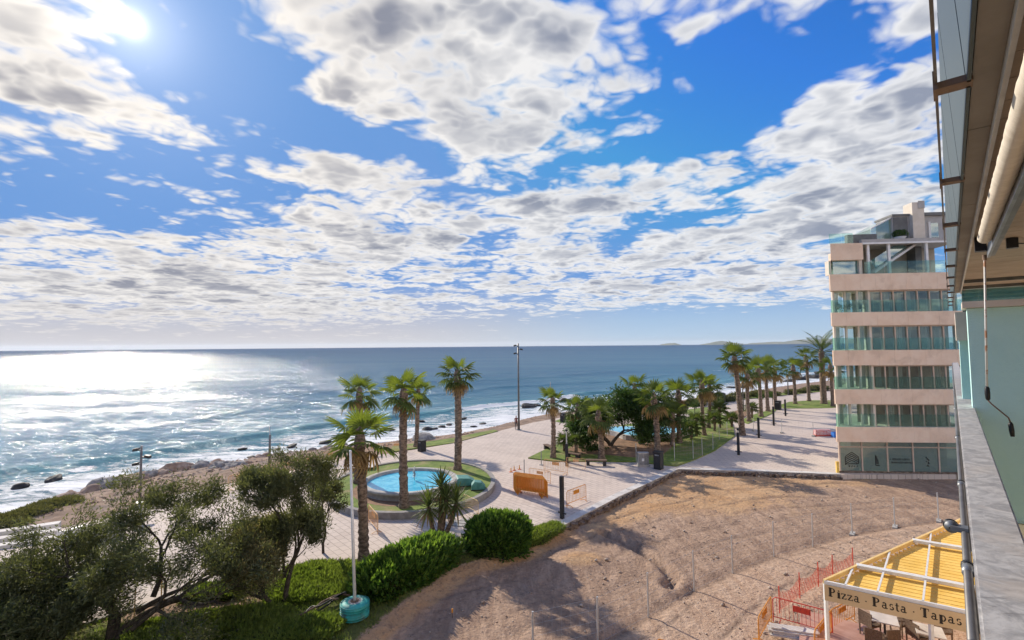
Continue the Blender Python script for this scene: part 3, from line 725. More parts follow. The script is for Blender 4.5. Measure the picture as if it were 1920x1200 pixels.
# ------------------------------------------------------------------ buildings: neighbour apartment block
E1 = Vector((33.85-25.9, 37.75-38.46, 0)).normalized(); E2 = Vector((-E1.y, E1.x, 0))     # along the front, and inwards
C0 = Vector((25.6, 38.35, 0)); SIDE = Vector((math.sin(R(41)), math.cos(R(41)), 0))
def BP(s, dpt, z): return C0+E1*s+E2*dpt+Vector((0, 0, z))
def slab(m, s0, s1, d0_, d1_, z0, z1, cut=True):
    # plan piece of the block: the sea side runs back along SIDE
    k = (SIDE.dot(E1)/SIDE.dot(E2)) if cut else 0
    pl = [BP(s0+k*d0_, d0_, 0), BP(s1, d0_, 0), BP(s1, d1_, 0), BP(s0+k*d1_, d1_, 0)]
    return m.prism([(p.x, p.y) for p in pl], z0, z1, True, True)
block = thing('apartment_building', 'beige stone-banded apartment block with glazed balconies and shopfront on the promenade', 'building', C0)
BW, BD = 10.2, 9.0
bands = [(2.55, 3.72), (5.50, 6.66), (8.54, 9.74), (11.68, 12.76), (14.50, 15.82)]
def stonepanels(z0, z1, s0, s1, d, th=.10, n=9):
    xs_ = np.linspace(s0, s1, n+1)
    for a, b_ in zip(xs_[:-1], xs_[1:]):
        slab(MB(), a+.004, b_-.004, d-th+random.uniform(0, .004), d, z0+.003, z1-.003, False).build('stone_panel', 'stone_pink', block)
def sidepanels(z0, z1, n=6):
    Ls = np.linspace(.0, BD/SIDE.dot(E2), n+1); nrm = Vector((-SIDE.y, SIDE.x, 0))
    for a, b_ in zip(Ls[:-1], Ls[1:]):
        p0 = BP(0, 0, 0)+SIDE*(a+.004); p1 = BP(0, 0, 0)+SIDE*(b_-.004); q = nrm*.09
        MB().prism([(p.xy) for p in (p0, p1, p1+q, p0+q)], z0+.003, z1-.003, True, True).build('stone_panel', 'stone_pink', block)
for bi, (z0, z1) in enumerate(bands):
    slab(MB(), 0, BW, 0, BD, z0, z1).build('floor_slab', 'stone_cream', block)
    stonepanels(z0, z1, -.08, BW, 0); sidepanels(z0, z1)
k41 = SIDE.dot(E1)/SIDE.dot(E2)
# storeys between the bands
for fi in range(4):
    z0 = bands[fi][1]; z1 = bands[fi+1][0]
    slab(MB(), 1.2, BW, 2.6, BD-.3, z0, z1).build('inner_wall', 'interior', block)
    ws = 3.05; n = 8; pw = (BW-ws)/n
    for k in range(n):                                   # glazed run, flush with the front
        a, b_ = ws+k*pw, ws+(k+1)*pw
        g = slab(MB(), a+.05, b_-.05, .30, .325, z0+.04, z1-.04, False).build('window_pane', 'window_glass', block)
        slab(MB(), a-.045, a+.045, .22, .34, z0, z1, False).build('mullion', 'frame_tan', block)
        ch = [(.05, .42), (.2, .75), (.45, .95), (.1, .9), (.05, .45), (.55, .95), (.3, .6)][(k*3+fi*2) % 7]
        if ch[1] > 0:
            m = MB(); xs_ = np.linspace(a+ch[0]*pw, a+ch[1]*pw, 14)
            pts = [BP(x, .62+.045*math.sin(i*2.1), 0) for i, x in enumerate(xs_)]
            for p, q in zip(pts[:-1], pts[1:]): m.add([(p.x, p.y, z0+.05), (q.x, q.y, z0+.05), (q.x, q.y, z1-.05), (p.x, p.y, z1-.05)], [(0, 1, 2, 3)])
            m.build('curtain', 'curtain', block)
        slab(MB(), a+.06, b_-.06, .12, .135, z0+.02, z0+.95, False).build('rail_pane', 'rail_glass', block)
    slab(MB(), ws-.05, BW, .18, .36, z1-.10, z1, False).build('window_head', 'frame_tan', block)
    # corner loggia: three recessed panes and cream columns, glass guard round the corner
    for k in range(3):
        a = .62+k*.8
        slab(MB(), a+.06, a+.74, .95-.22*k, .975-.22*k, z0+.04, z1-.04, False).build('window_pane', 'window_glass', block)
        slab(MB(), a-.07, a+.07, .84-.22*k, 1.0-.22*k, z0, z1, False).build('column', 'stone_cream', block)
        if k != 1 or fi % 2:
            m = MB(); xs_ = np.linspace(a+.1, a+.6, 9); pts = [BP(x, 1.25-.22*k+.04*math.sin(i*2.3), 0) for i, x in enumerate(xs_)]
            for p, q in zip(pts[:-1], pts[1:]): m.add([(p.x, p.y, z0+.05), (q.x, q.y, z0+.05), (q.x, q.y, z1-.05), (p.x, p.y, z1-.05)], [(0, 1, 2, 3)])
            m.build('curtain', 'curtain', block)
    slab(MB(), .30, .44, .35, .5, z0, z1, False).build('column', 'stone_cream', block)
    slab(MB(), 2.9, 3.06, .20, 1.0, z0, z1, False).build('column', 'stone_cream', block)
    for (a, b_) in ((-.02, .95), (.98, 1.95), (1.98, 2.88)):
        slab(MB(), a, b_, .02, .04, z0-.02, z0+1.0, False).build('rail_pane', 'rail_glass', block)
    nrm = Vector((-SIDE.y, SIDE.x, 0))
    for j in range(5):
        p0 = BP(0, .06, 0)+SIDE*(j*1.5); p1 = BP(0, .06, 0)+SIDE*(j*1.5+1.46); q = nrm*-.02
        MB().prism([p.xy for p in (p0, p1, p1+q, p0+q)], z0-.02, z0+1.0, True, True).build('rail_pane', 'rail_glass', block)
# potted things on the third-floor loggia
for s_ in (.9, 1.6, 2.4):
    p = BP(s_, .55, bands[3][1]); m = MB().lathe(p, [(.10,0),(.15,.25),(.13,.26),(.001,.26)], 10)
    pt = thing('potted_plant', 'white pot with pale plant on the upper corner balcony', 'plant', p, 'pots on the corner balcony'); m.build('pot', 'white_paint', pt)
    Cc = rng.normal(size=(90, 3))*.13+np.array([0, 0, .48]); Vq, Fq = leaf_quads(Cc, .16, .06); link('foliage', np_mesh('foliage', Vq, Fq, 'dune_shrub'), pt)
# shopfront
slab(MB(), .5, BW, 3.0, BD-.3, -.1, 2.55).build('inner_wall', 'interior_light', block)
slab(MB(), .35, BW, .55, .9, -.35, .14, False).build('plinth', 'broken_edge', block)
sx = [.44, 2.12, 4.02, 5.92, 7.82, 9.9]
for i in range(5):
    a, b_ = sx[i], sx[i+1]
    slab(MB(), a+.05, b_-.05, .62, .645, .16, 2.0, False).build('shop_pane', 'shop_glass', block)
    slab(MB(), a+.05, b_-.05, .62, .645, 2.08, 2.52, False).build('shop_pane', 'shop_glass', block)
    slab(MB(), a-.05, a+.05, .56, .70, .14, 2.55, False).build('mullion', 'frame_tan', block)
slab(MB(), .39, BW, .57, .69, 2.0, 2.08, False).build('transom', 'frame_tan', block)
MB().beam(BP(.40,.62,1.34), BP(.40,.62,1.34)+SIDE*5, .03, 2.4).build('side_pane', 'rail_glass', block)
MB().obox(BP(.18, .5, .45), E1*.10, E2*.07, Vector((0, 0, .45))).build('meter_box', 'awning_yellow', block)
# blinds of frosted film inside the shop
for i, (a, b_) in enumerate(((.6, 2.0), (2.3, 2.9), (4.15, 5.8), (6.0, 7.2))):
    slab(MB(), a, b_, .80, .82, .16, 2.0, False).build('frosted_film', 'curtain' if i == 1 else 'trim_white', block)
# window lettering : chevron house mark and two lines of small text, as flat film on the panes
def film(m, s0, z0, s1, z1, wd, d=.612):
    p0, p1 = BP(s0, d, z0), BP(s1, d, z1); dv = (p1-p0).normalized(); u = dv.cross(E2).normalized()*wd/2
    m.add([p0-u, p1-u, p1+u, p0+u], [(0, 1, 2, 3)])
m = MB(); cx = 1.36
for k in range(5):
    hw = .50-.0*k; zt = 1.62-.16*k
    film(m, cx-hw, zt-.36+.02*k, cx, zt, .055); film(m, cx, zt, cx+hw, zt-.36+.02*k, .055)
film(m, cx-.5, 1.26, cx-.5, .62, .05); film(m, cx+.5, 1.26, cx+.5, .72, .05); film(m, cx-.5, .68, cx+.5, .72, .05)
for k in range(4):
    x0 = cx-.26+k*.2
    film(m, x0, .52, x0+.1, .52, .11) if k == 0 else film(m, x0, .5, x0+.08, .54, .07)
m.build('window_logo', 'letter_black', block)
m = MB()
for k in range(6):
    z = 1.36-.11*k; film(m, 3.12, z, 3.12+.10+.05*min(k, 3), z-.09, .07); film(m, 3.16, z-.06, 3.30, z-.06, .03)
film(m, 3.13, 1.42, 3.13, .62, .05); film(m, 3.12, .60, 3.42, .60, .07)
m.build('window_logo', 'letter_black', block)
def smalltext(s0, z, words, h):                  # one piece of film lettering per word
    x = s0
    for wl in words:
        m = MB(); x0_ = x
        for k in range(wl):
            j = random.random(); cw = h*.62
            film(m, x, z, x, z+h, .028)
            if j < .6: film(m, x+cw*.7, z, x+cw*.7, z+h, .024)
            film(m, x, z+h*(.95 if j < .4 else .5), x+cw*.75, z+h*(.95 if j < .4 else .5), .022)
            x += cw+.02
        film(m, x0_, z+.006, x-.03, z+.006, .012); x += h*.45
        m.build('window_word', 'letter_black', block)
smalltext(4.22, 1.02, [1, 6, 5], .15); smalltext(4.32, .78, [9, 3, 3], .13)
m = MB()
for (a, b_, c, d_) in ((6.85,1.28,7.0,1.18),(6.95,1.16,7.08,1.06),(7.0,1.06,7.12,1.04),(6.86,.98,6.92,.92),(7.0,.92,7.1,.82),(6.98,.80,7.12,.78),(6.9,.62,7.1,.60),(6.96,.68,6.98,.58)): film(m, a, b_, c, d_, .075)
m.build('window_logo', 'letter_black', block)
# penthouse
zt0 = bands[4][1]; zr = 18.35
slab(MB(), 0.1, 2.65, .1, 5.0, 17.0, zr).build('roof_beam', 'stone_pink', block)
slab(MB(), .55, 2.45, .55, .58, zt0, 17.0, False).build('corner_window', 'teal_glass', block)
slab(MB(), 2.42, 2.66, .3, .9, zt0, 17.0, False).build('column', 'stone_cream', block)
slab(MB(), .12, .30, .35, .9, zt0, 17.0, False).build('column', 'stone_cream', block)
slab(MB(), .5, 2.6, 2.4, 4.8, zt0, 17.0).build('inner_wall', 'interior', block)
for j in range(4):
    p0 = BP(0, .06, 0)+SIDE*(j*1.5); p1 = p0+SIDE*1.46; q = Vector((-SIDE.y, SIDE.x, 0))*-.02
    MB().prism([p.xy for p in (p0, p1, p1+q, p0+q)], zt0, zt0+1.05, True, True).build('rail_pane', 'rail_glass', block)
slab(MB(), 2.6, BW, .15, 3.2, zr-.05, zr+.28, False).build('roof_slab', 'grey_render', block)
slab(MB(), 2.6, BW, .10, .16, zr-.12, zr+.02, False).build('roof_trim', 'white_paint', block)
for s_ in (3.15, 4.72, 7.55):
    slab(MB(), s_-.09, s_+.09, .25, .43, zt0, zr-.05, False).build('post', 'white_paint', block)
slab(MB(), 2.7, BW, 3.1, 3.3, zt0, zr-.05, False).build('back_wall', 'interior_light', block)
slab(MB(), 3.35, 4.0, 2.4, 3.0, zt0, zr-.05, False).build('pier', 'dark_panel', block)
slab(MB(), 7.9, 8.4, 2.0, 3.0, zt0, zr-.05, False).build('pier', 'dark_panel', block)
MB().beam(BP(3.95, 1.3, zt0+.25), BP(7.15, 1.3, zr-.1), .9, .16).build('stair_stringer', 'white_paint', block)
MB().beam(BP(4.1, 1.3, zt0+.9), BP(6.6, 1.3, zr-.02), .03, .8).build('stair_panel', 'teal_glass', block)
for (a, b_) in ((2.7, 4.2), (4.25, 5.9), (5.95, 7.6), (7.65, BW)):
    slab(MB(), a, b_, .12, .14, zt0, zt0+1.0, False).build('rail_pane', 'rail_glass', block)
# roof terrace
for (a, b_) in ((.12, 1.05), (1.08, 1.95)):
    slab(MB(), a, b_, .14, .16, zr, zr+.82, False).build('roof_rail', 'rail_glass', block)
slab(MB(), 1.75, 4.0, .5, .9, zr, zr+.78, False).build('roof_planter', 'dark_panel', block)
pl = [BP(4.0, 1.2, zr+1.35), BP(5.55, 1.2, zr+2.2), BP(5.55, 1.2, zr+.28), BP(4.0, 1.2, zr+.28)]
bk = [p+E2*2.6 for p in pl]
MB().add(pl+bk, [(0,3,2,1),(4,5,6,7),(0,1,5,4),(3,0,4,7)]).build('glass_room', 'shop_glass', block)
MB().beam(BP(3.95, 1.15, zr+1.36), BP(5.6, 1.15, zr+2.25), .14, .10).build('room_frame', 'white_paint', block)
slab(MB(), 5.55, 6.95, 1.0, 3.0, zr+.28, zr+2.3, False).build('stair_room', 'grey_render', block)
slab(MB(), 5.5, 7.0, .9, 3.1, zr+2.3, zr+2.46, False).build('room_roof', 'dark_panel', block)
slab(MB(), 5.62, 6.7, .95, .99, zr+.3, zr+2.2, False).build('dark_door', 'dark_panel', block)
slab(MB(), 6.85, 7.75, .6, 1.6, zr+.28, zr+3.3, False).build('chimney', 'stone_cream', block)
slab(MB(), 7.3, 7.78, .55, .6, zr+2.8, zr+3.4, False).build('chimney_vent', 'grey_render', block)
slab(MB(), 7.75, BW, 1.2, 3.1, zr+.28, zr+2.3, False).build('stair_room', 'grey_render', block)
slab(MB(), 7.7, BW, 1.0, 3.2, zr+2.3, zr+2.55, False).build('room_roof', 'dark_panel', block)
slab(MB(), 8.55, 9.15, 1.14, 1.2, zr+.5, zr+1.7, False).build('roof_window', 'teal_glass', block)
slab(MB(), 8.4, 8.55, 1.10, 1.2, zr+.45, zr+1.8, False).build('window_frame', 'white_paint', block)
p = BP(5.9, .7, zr+.28); pt = thing('potted_shrub', 'dark rounded shrub in pale bowl on the roof terrace', 'plant', p)
MB().lathe(p, [(.25,0),(.42,.22),(.40,.24),(.001,.24)], 14).build('bowl', 'white_paint', pt)
Cc = rng.normal(size=(500, 3)); Cc /= np.linalg.norm(Cc, axis=1)[:, None]; Cc = Cc*np.array([.62, .45, .32])*rng.uniform(.6, 1, (500, 1))+np.array([0, 0, .5])
Vq, Fq = leaf_quads(Cc, .16, .07); link('foliage', np_mesh('foliage', Vq, Fq, 'broad_leaf'), pt)

# ------------------------------------------------------------------ own building: balcony rail, ceiling, awning
UA = R(42.36); U = Vector((math.sin(UA), math.cos(UA), 0)); NN = Vector((U.y, -U.x, 0))
def Q(s, a, z): return U*s+NN*a+Vector((0, 0, H+z))                 # along the facade, inwards, above eye level
own = thing('balcony_building', 'pale teal apartment block with deep balcony soffit at the right', 'building', Q(6, 3, -H))
def qbox(s0, s1, a0, a1, z0, z1): return MB().obox(Q((s0+s1)/2, (a0+a1)/2, (z0+z1)/2), U*((s1-s0)/2), NN*((a1-a0)/2), Vector((0, 0, (z1-z0)/2)))
qbox(-4, 11.45, .16, 3.2, -1.95, -1.70).build('balcony_floor', 'tile_floor', own)
qbox(6.6, 6.95, .135, 3.2, -1.70, .335).build('partition_wall', 'teal_wall', own)
qbox(6.50, 7.0, .10, 3.2, .338, .40).build('wall_coping', 'cream_wall', own)
qbox(7.6, 8.0, .075, .6, -1.70, .30).build('wall_pier', 'teal_wall', own)
qbox(7.4, 8.1, .05, .30, .02, .34).build('pier_cap', 'cream_wall', own)
qbox(12.7, 12.95, .2, 3.2, .25, .995).build('end_wall', 'teal_glass', own)
qbox(7.0, 7.05, .14, 2.0, .405, .56).build('glass_strip', 'rail_glass', own)
qbox(-4, 30, 2.9, 3.3, -9, 3.8).build('facade_wall', 'cream_wall', own)
qbox(-4, 30, .25, 3.0, -10.3, -7.2).build('ground_floor_wall', 'cream_wall', own)
# lower floors of the facade step back under the balcony
qbox(-4, 24, .20, 2.9, -4.95, -4.75).build('lower_slab', 'cream_wall', own)
# ceiling: soffit strip, white drip edge, boards
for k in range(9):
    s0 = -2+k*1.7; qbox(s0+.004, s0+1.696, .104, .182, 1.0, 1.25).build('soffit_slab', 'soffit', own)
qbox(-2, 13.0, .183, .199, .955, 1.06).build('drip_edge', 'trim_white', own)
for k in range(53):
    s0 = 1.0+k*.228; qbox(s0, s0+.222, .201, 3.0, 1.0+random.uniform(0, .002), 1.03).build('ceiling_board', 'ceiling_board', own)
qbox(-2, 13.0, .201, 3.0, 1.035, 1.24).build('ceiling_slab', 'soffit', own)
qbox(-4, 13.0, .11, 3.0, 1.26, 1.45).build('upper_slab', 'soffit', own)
for k, s in enumerate((10.6, 11.8)):
    qbox(s, s+.05, .201, 3.0, .95, 1.0).build('ceiling_batten', 'alu_dark', own)
# balustrade of the balcony above: leaning glass on brackets with a dark outer rail
ub = thing('upper_balustrade', 'grey-green glass balustrade on bronze brackets of the balcony above', 'balustrade', Q(5, .05, 1.0))
S0 = 2.50-1.5*3
for k in range(14):
    s0 = S0+k*1.5
    pts = [Q(s0+.02, .100, .985), Q(s0+1.48, .100, .985), Q(s0+1.48, .040, 2.1), Q(s0+.02, .040, 2.1)]
    q2 = [p-NN*.012 for p in pts]
    MB().add(pts+q2, [(0,1,2,3),(7,6,5,4),(0,4,5,1),(1,5,6,2),(2,6,7,3),(3,7,4,0)]).build('glass_pane', 'balcony_glass', ub)
    b_ = qbox(s0-.035, s0+.035, -.004, .106, .985, 1.012).build('bracket', 'bracket', ub)
    qbox(s0-.06, s0+.06, -.008, .006, .975, 1.05).build('clamp', 'bracket', b_)
qbox(S0, S0+21, -.004, .006, 1.0, 1.045).build('outer_rail', 'alu_dark', ub)
# the rail in front of us
rl = thing('balcony_rail', 'weathered grey metal balcony rail with stains and a tube along its outer side', 'railing', Q(3, .08, -.65))
for k, (a, b_) in enumerate(((-.8, 6.4), (6.403, 12.0), (12.003, 21))):
    bm = bmesh.new()
    for v in qbox(a, b_, .022, .152, -.70, -.65).v: bm.verts.new(v)
    bm.verts.ensure_lookup_table()
    for f in [(0,2,3,1),(4,5,7,6),(0,1,5,4),(2,6,7,3),(0,4,6,2),(1,3,7,5)]: bm.faces.new([bm.verts[i] for i in f])
    bmesh.ops.recalc_face_normals(bm, faces=bm.faces); bmesh.ops.bevel(bm, geom=list(bm.edges), offset=.006, segments=2, affect='EDGES')
    off = wloc(rl); bmesh.ops.translate(bm, verts=bm.verts, vec=-off)
    me = bpy.data.meshes.new('rail_cap'); bm.to_mesh(me); bm.free(); me.materials.append(MATS['rail_metal']); link('rail_cap', me, rl)
MB().tube([Q(s, .009, -.672) for s in (-.8, 5, 12, 21)], .011, 12).build('tube', 'alu_dark', rl, True)
for s in (1.05, 1.42, 1.95, 3.1, 4.6, 6.6, 9.2, 12):
    MB().tube([Q(s, .009, -.672), Q(s+.05, .009, -.672)], .0145, 12).build('sleeve', 'grey_metal', rl, True)
    MB().tube([Q(s+.05, .009, -.672), Q(s+.072, .009, -.672)], .016, 12).build('collar', 'grip_black', rl, True)
for s in np.arange(-.5, 21, 1.5):
    qbox(s, s+1.46, .05, .06, -1.65, -.72).build('glass_pane', 'window_glass', rl)
    qbox(s-.03, s+.01, .045, .085, -1.7, -.70).build('post', 'alu_dark', rl)
MB().tube([Q(1.15, -.012, -1.3), Q(1.35, -.012, -1.0), Q(1.7, -.01, -.76)], .004, 6).build('cable', 'grip_black', rl)
# clothes-line pulley clamped to the rail
PY = Q(2.36, -.012, -.662)
pu = thing('line_pulley', 'grey clothes-line pulley with black wheel clamped to the balcony rail', 'pulley', PY)
MB().obox(PY+NN*.006, U*.020, NN*.024, Vector((0, 0, .009))).build('arm', 'grey_metal', pu)
MB().tube([PY-NN*.014-U*.004, PY-NN*.014+U*.016], .020, 16).build('cheek', 'grey_metal', pu, True)
MB().tube([PY-NN*.016+U*.018, PY-NN*.016+U*.026], .022, 18).build('wheel', 'grip_black', pu, True)
MB().tube([PY-NN*.014-U*.009, PY-NN*.014-U*.003], .007, 10).build('axle', 'grip_black', pu, True)
# rolled awning with crank
aw = thing('rolled_awning', 'rolled cream canvas awning with steel front bar under the balcony ceiling', 'awning', Q(3, .3, .8))
pts = []; rd = []
for i in range(120):
    s = 5.65-i*.06; pts.append(Q(s, .250, .875)); rd.append(.046+.0015*math.sin(i*1.3)*math.sin(i*.37)+.0008*math.sin(i*2.9))
m = MB().tube(pts, rd, 20); m.build('canvas_roll', 'awning_fabric', aw, True)
qbox(-1.4, 6.4, .292, .310, .80, .90).build('front_bar', 'grey_metal', aw)
qbox(-1.4, 6.4, .314, .345, .815, .885).build('bar_lip', 'alu_dark', aw)
qbox(6.3, 6.4, .21, .29, .86, .99).build('end_bracket', 'grip_black', aw)
qbox(6.6, 6.68, .44, .52, .90, .995).build('wall_bracket', 'grip_black', aw)
MB().tube([Q(6.6, .48, .94), Q(7.1, .66, .99)], .008, 8).build('arm_joint', 'grip_black', aw)
ck = thing('awning_crank', 'white rust-spotted awning crank rod with black grips hanging from the bar', 'crank', Q(6.4, .275, .80))
rt = Q(6.4, .275, .81)
rb = Q(6.4, .236, -.42)
MB().tube([rt, rt.lerp(rb, .5), rb], .009, 10).build('rod', 'white_rod', ck, True)
b1 = Q(6.4, .238, -.55)
MB().tube([rb, rb.lerp(b1, .12), rb.lerp(b1, .5), rb.lerp(b1, .9), b1], [.011, .018, .02, .017, .010], 12).build('grip', 'grip_black', ck, True)
c1 = Q(6.4, .365, -.70); c2 = Q(6.4, .376, -.74)
MB().tube([b1, b1+NN*.02+Vector((0, 0, -.03)), c1, c2], .006, 8).build('handle_bar', 'bracket', ck, True)
c3 = Q(6.4, .384, -.87)
MB().tube([c2, c2.lerp(c3, .15), c2.lerp(c3, .6), c3], [.010, .018, .019, .015], 12).build('grip', 'grip_black', ck, True)
MB().lathe(rt+Vector((0, 0, -.01)), [(.001, .03), (.016, .03), (.016, -.02), (.001, -.02)], 10).build('hook', 'bracket', ck)
ORD = ['first', 'second', 'third', 'fourth', 'fifth', 'sixth', 'seventh', 'eighth', 'ninth']
# ------------------------------------------------------------------ palms
def fan_frond(seed, droop=.35, pet=.62, bl=.92, n=17):
    r = random.Random(seed); m = MB()
    pts = [Vector((pet*t, 0, -.10*t*t)) for t in (0, .5, 1)]
    m.tube(pts, [.022, .016, .012], 4, False); hub = pts[-1]
    for k in range(n):
        a = R(-112+224*k/(n-1)); da = R(224/(n-1))*.5
        L = bl*(1-.22*abs(k-(n-1)/2)/((n-1)/2))*r.uniform(.9, 1.06)
        d = Vector((math.cos(a), math.sin(a), 0)); e = Vector((-d.y, d.x, 0)); kk = r.uniform(.6, 1.4)
        def P(t, wv, zf=0): return hub+d*(L*t)+e*(wv)+Vector((0, 0, -droop*kk*t**2.2*L-.05*t+zf))
        w1 = L*.5*math.tan(da)*1.05
        m.add([P(0, 0), P(.5, -w1, .03), P(.5, 0, -.015), P(.5, w1, .03), P(.8, -w1*.75, .02), P(.8, 0, -.01), P(.8, w1*.75, .02), P(1.0, 0)],
              [(0, 1, 2), (0, 2, 3), (1, 4, 5, 2), (2, 5, 6, 3), (4, 7, 5), (5, 7, 6)])
    return m
def feather_frond(seed, L=2.6):
    r = random.Random(seed); m = MB()
    ax = [Vector((L*t, 0, .25*L*t-.62*L*t*t)) for t in np.linspace(0, 1, 9)]
    m.tube(ax, list(np.linspace(.035, .006, 9)), 4, False)
    for k in range(34):
        t = .14+.84*k/33; i = min(7, int(t*8)); p = ax[i].lerp(ax[i+1], t*8-i); T = (ax[i+1]-ax[i]).normalized()
        ll = .62*math.sin(math.pi*min(1, t*.9+.12))*r.uniform(.85, 1.1)
        for sg in (-1, 1):
            dv = (T*.75+Vector((0, sg, .12))).normalized(); nrm = T*.03
            m.add([p-nrm*.4, p+dv*ll*.5+nrm, p+dv*ll+Vector((0, 0, -.12*ll)), p+dv*ll*.5-nrm], [(0, 1, 2, 3)])
    return m
FR = [fan_frond(i, .30+.12*(i % 3)).mesh('frond', 'palm_leaf') for i in range(5)]
FRB = [fan_frond(20+i, .22).mesh('frond', 'palm_leaf_bright') for i in range(3)]
FRD = [fan_frond(40+i, .9, .5, .75).mesh('frond', 'palm_dry') for i in range(2)]
FF = [feather_frond(60+i).mesh('frond', 'palm_leaf') for i in range(3)]
heart = MB().lathe((0, 0, 0), [(.001, -.55), (.20, -.5), (.25, -.2), (.20, .1), (.10, .38), (.001, .5)], 10).mesh('crown', 'trunk')
def palm(bx, by, cx_, cy, label, group='palms on the promenade', z=0.0, sc=1.0, r0=.27, r1=.20, nf=30, kind='fan', bright=False, dry=3, skirt=False):
    b_ = G(bx, by, z); top = AT(cx_, cy, b_.y+.2); h = top.z-z
    root = thing('palm_tree', label, 'palm', b_, group)
    n = max(10, int(h/.16)); rr = random.Random(bx*7+by); pts = []; rd = []
    bend = Vector((rr.uniform(-.12, .12), rr.uniform(-.1, .1), 0))
    for i in range(n+1):
        t = i/n; p = b_.lerp(top, t)+bend*math.sin(t*math.pi)
        pts.append(p); flare = .10*math.exp(-t*h/.35)
        rd.append((r0+(r1-r0)*t+flare)*(1+.07*(1 if i % 2 else -1)+rr.uniform(-.10, .10)))
    pts[0] = pts[0]-Vector((0, 0, .15))
    MB().tube(pts, rd, 10).build('trunk', 'trunk', root, True)
    cr = link('crown', heart, root, top-b_); cr.scale = (sc,)*3
    ph0 = rr.uniform(0, 6)
    nf = int(nf*.54)
    for i in range(nf):
        u = i/(nf-1); az_ = ph0+i*2.39996; elv = R(82-128*u**.85)+rr.uniform(-.14, .14)
        if kind == 'fan':
            dm = i >= nf-dry
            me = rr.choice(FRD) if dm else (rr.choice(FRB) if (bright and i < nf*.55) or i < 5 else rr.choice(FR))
            s_ = rr.uniform(.86, 1.12)*(.82 if u < .15 else 1)
            roll = rr.uniform(-.5, .5)
        else:
            me = rr.choice(FF); elv = R(78-98*u)+rr.uniform(-.1, .1); s_ = rr.uniform(.85, 1.1); roll = rr.uniform(-.3, .3)
        f = link('frond', me, cr, (math.cos(az_)*.10, math.sin(az_)*.10, .22-.45*u))
        f.rotation_euler = (Matrix.Rotation(az_, 3, 'Z') @ Matrix.Rotation(-elv, 3, 'Y') @ Matrix.Rotation(roll, 3, 'X')).to_euler(); f.scale = (s_,)*3
    return root
gz4 = .33
palm(682, 1056, 675, 822, 'shorter palm with rough brown trunk rising from the shrubs in front of the planter', 'palms around the round planter', z=0, sc=1.2, r0=.24, r1=.21, nf=34, bright=True, dry=4)
palm(670, 905, 674, 738, 'palm on the planter edge, its trunk half hidden behind a shorter palm', 'palms around the round planter', z=gz4, sc=1.12, r0=.25, r1=.23, nf=30, bright=True)
palm(758, 951, 757, 736, 'tall palm on the planter lawn in front of the fountain jet', 'palms around the round planter', z=gz4, sc=1.14, r0=.28, r1=.22, nf=32, bright=True)
palm(780, 838, 784, 735, 'slim palm on the seaside grass strip beside the litter bin', z=0, sc=1.12, r0=.22, r1=.19, nf=28)
palm(858, 880, 857, 703, 'tall shaggy palm on the planter lawn beyond the pool', 'palms around the round planter', z=gz4, sc=1.22, r0=.30, r1=.28, nf=40, dry=4)
GP = 'palms in the garden bed'
palm(1037, 858, 1036, 752, 'palm at the tip of the garden bed beside the dark bench', GP, .1, 1.05, .24, .18, 28)
palm(1089, 840, 1083, 766, 'palm on bare soil in the garden bed behind the small cycads', GP, .1, 1.1, .22, .18, 28)
palm(1128, 860, 1122, 778, 'palm by the stone seat at the edge of the garden bed', GP, .1, 1.30, .27, .21, 32, dry=4)
palm(1233, 852, 1226, 748, 'palm with full crown behind the black bin', GP, .1, 1.35, .30, .24, 34, dry=4)
palm(1261, 836, 1261, 778, 'low palm with pale trunk beside the splash pool', GP, .1, 1.1, .2, .16, 26)
palm(1274, 830, 1272, 740, 'palm behind the low pale-trunked palm', GP, .1, 1.4, .24, .2, 30)
palm(1321, 816, 1316, 722, 'thin dark-trunked palm, one of a crossing pair on the lawn', GP, .1, 1.3, .22, .17, 28)
palm(1328, 802, 1330, 726, 'second palm of the crossing pair on the lawn', GP, .1, 1.3, .22, .18, 28)
palm(1196, 818, 1190, 728, 'palm rising behind the dense dark tree', GP, .1, 1.2, .22, .18, 26)
PW = 'palms along the promenade'
palm(1392, 816, 1377, 672, 'tallest leaning palm at the edge of the wide promenade', PW, 0, 1.35, .33, .24, 32)
palm(1405, 790, 1401, 703, 'palm on the verge lawn next to the sand play area', PW, .05, 1.35, .26, .2, 28)
for i_, (bx, by, tx, ty) in enumerate(((1427,781,1421,694),(1440,771,1436,690),(1455,766,1452,694),(1491,757,1487,690),(1517,752,1511,671),(1562,762,1557,688))):
    palm(bx, by, tx, ty, 'slim fan palm, %s in the far promenade row after the sand play area' % ORD[i_], PW, .05, 1.55, .28, .22, 24)
palm(1545, 757, 1540, 660, 'feathery date palm taller than the row along the promenade', PW, .05, 1.75, .5, .42, 36, 'feather')
def cycad(px, py, h, sc, label, group, n=22):
    b_ = G(px, py, .1); root = thing('young_palm', label, 'palm', b_, group)
    MB().tube([b_-Vector((0, 0, .1)), b_+Vector((.03, 0, h*.5)), b_+Vector((0, 0, h))], [.16, .15, .13], 8).build('trunk', 'trunk', root, True)
    cr = link('crown', heart, root, (0, 0, h)); cr.scale = (sc,)*3
    for i in range(n):
        az_ = i*2.39996; elv = R(75-95*i/(n-1)); f = link('frond', FR[i % 5] if i % 4 else FF[i % 3], cr, (0, 0, .1)); s_ = .9 if i % 4 else .38
        f.rotation_euler = (Matrix.Rotation(az_, 3, 'Z') @ Matrix.Rotation(-elv, 3, 'Y')).to_euler(); f.scale = (s_,)*3
YG = 'young palms in the beds'
cycad(1058, 846, .9, .8, 'young dark palm on the lawn between the bench and the tall palm', YG)
cycad(1080, 852, 1.2, .75, 'young palm with slim stem on the soil of the garden bed', YG)
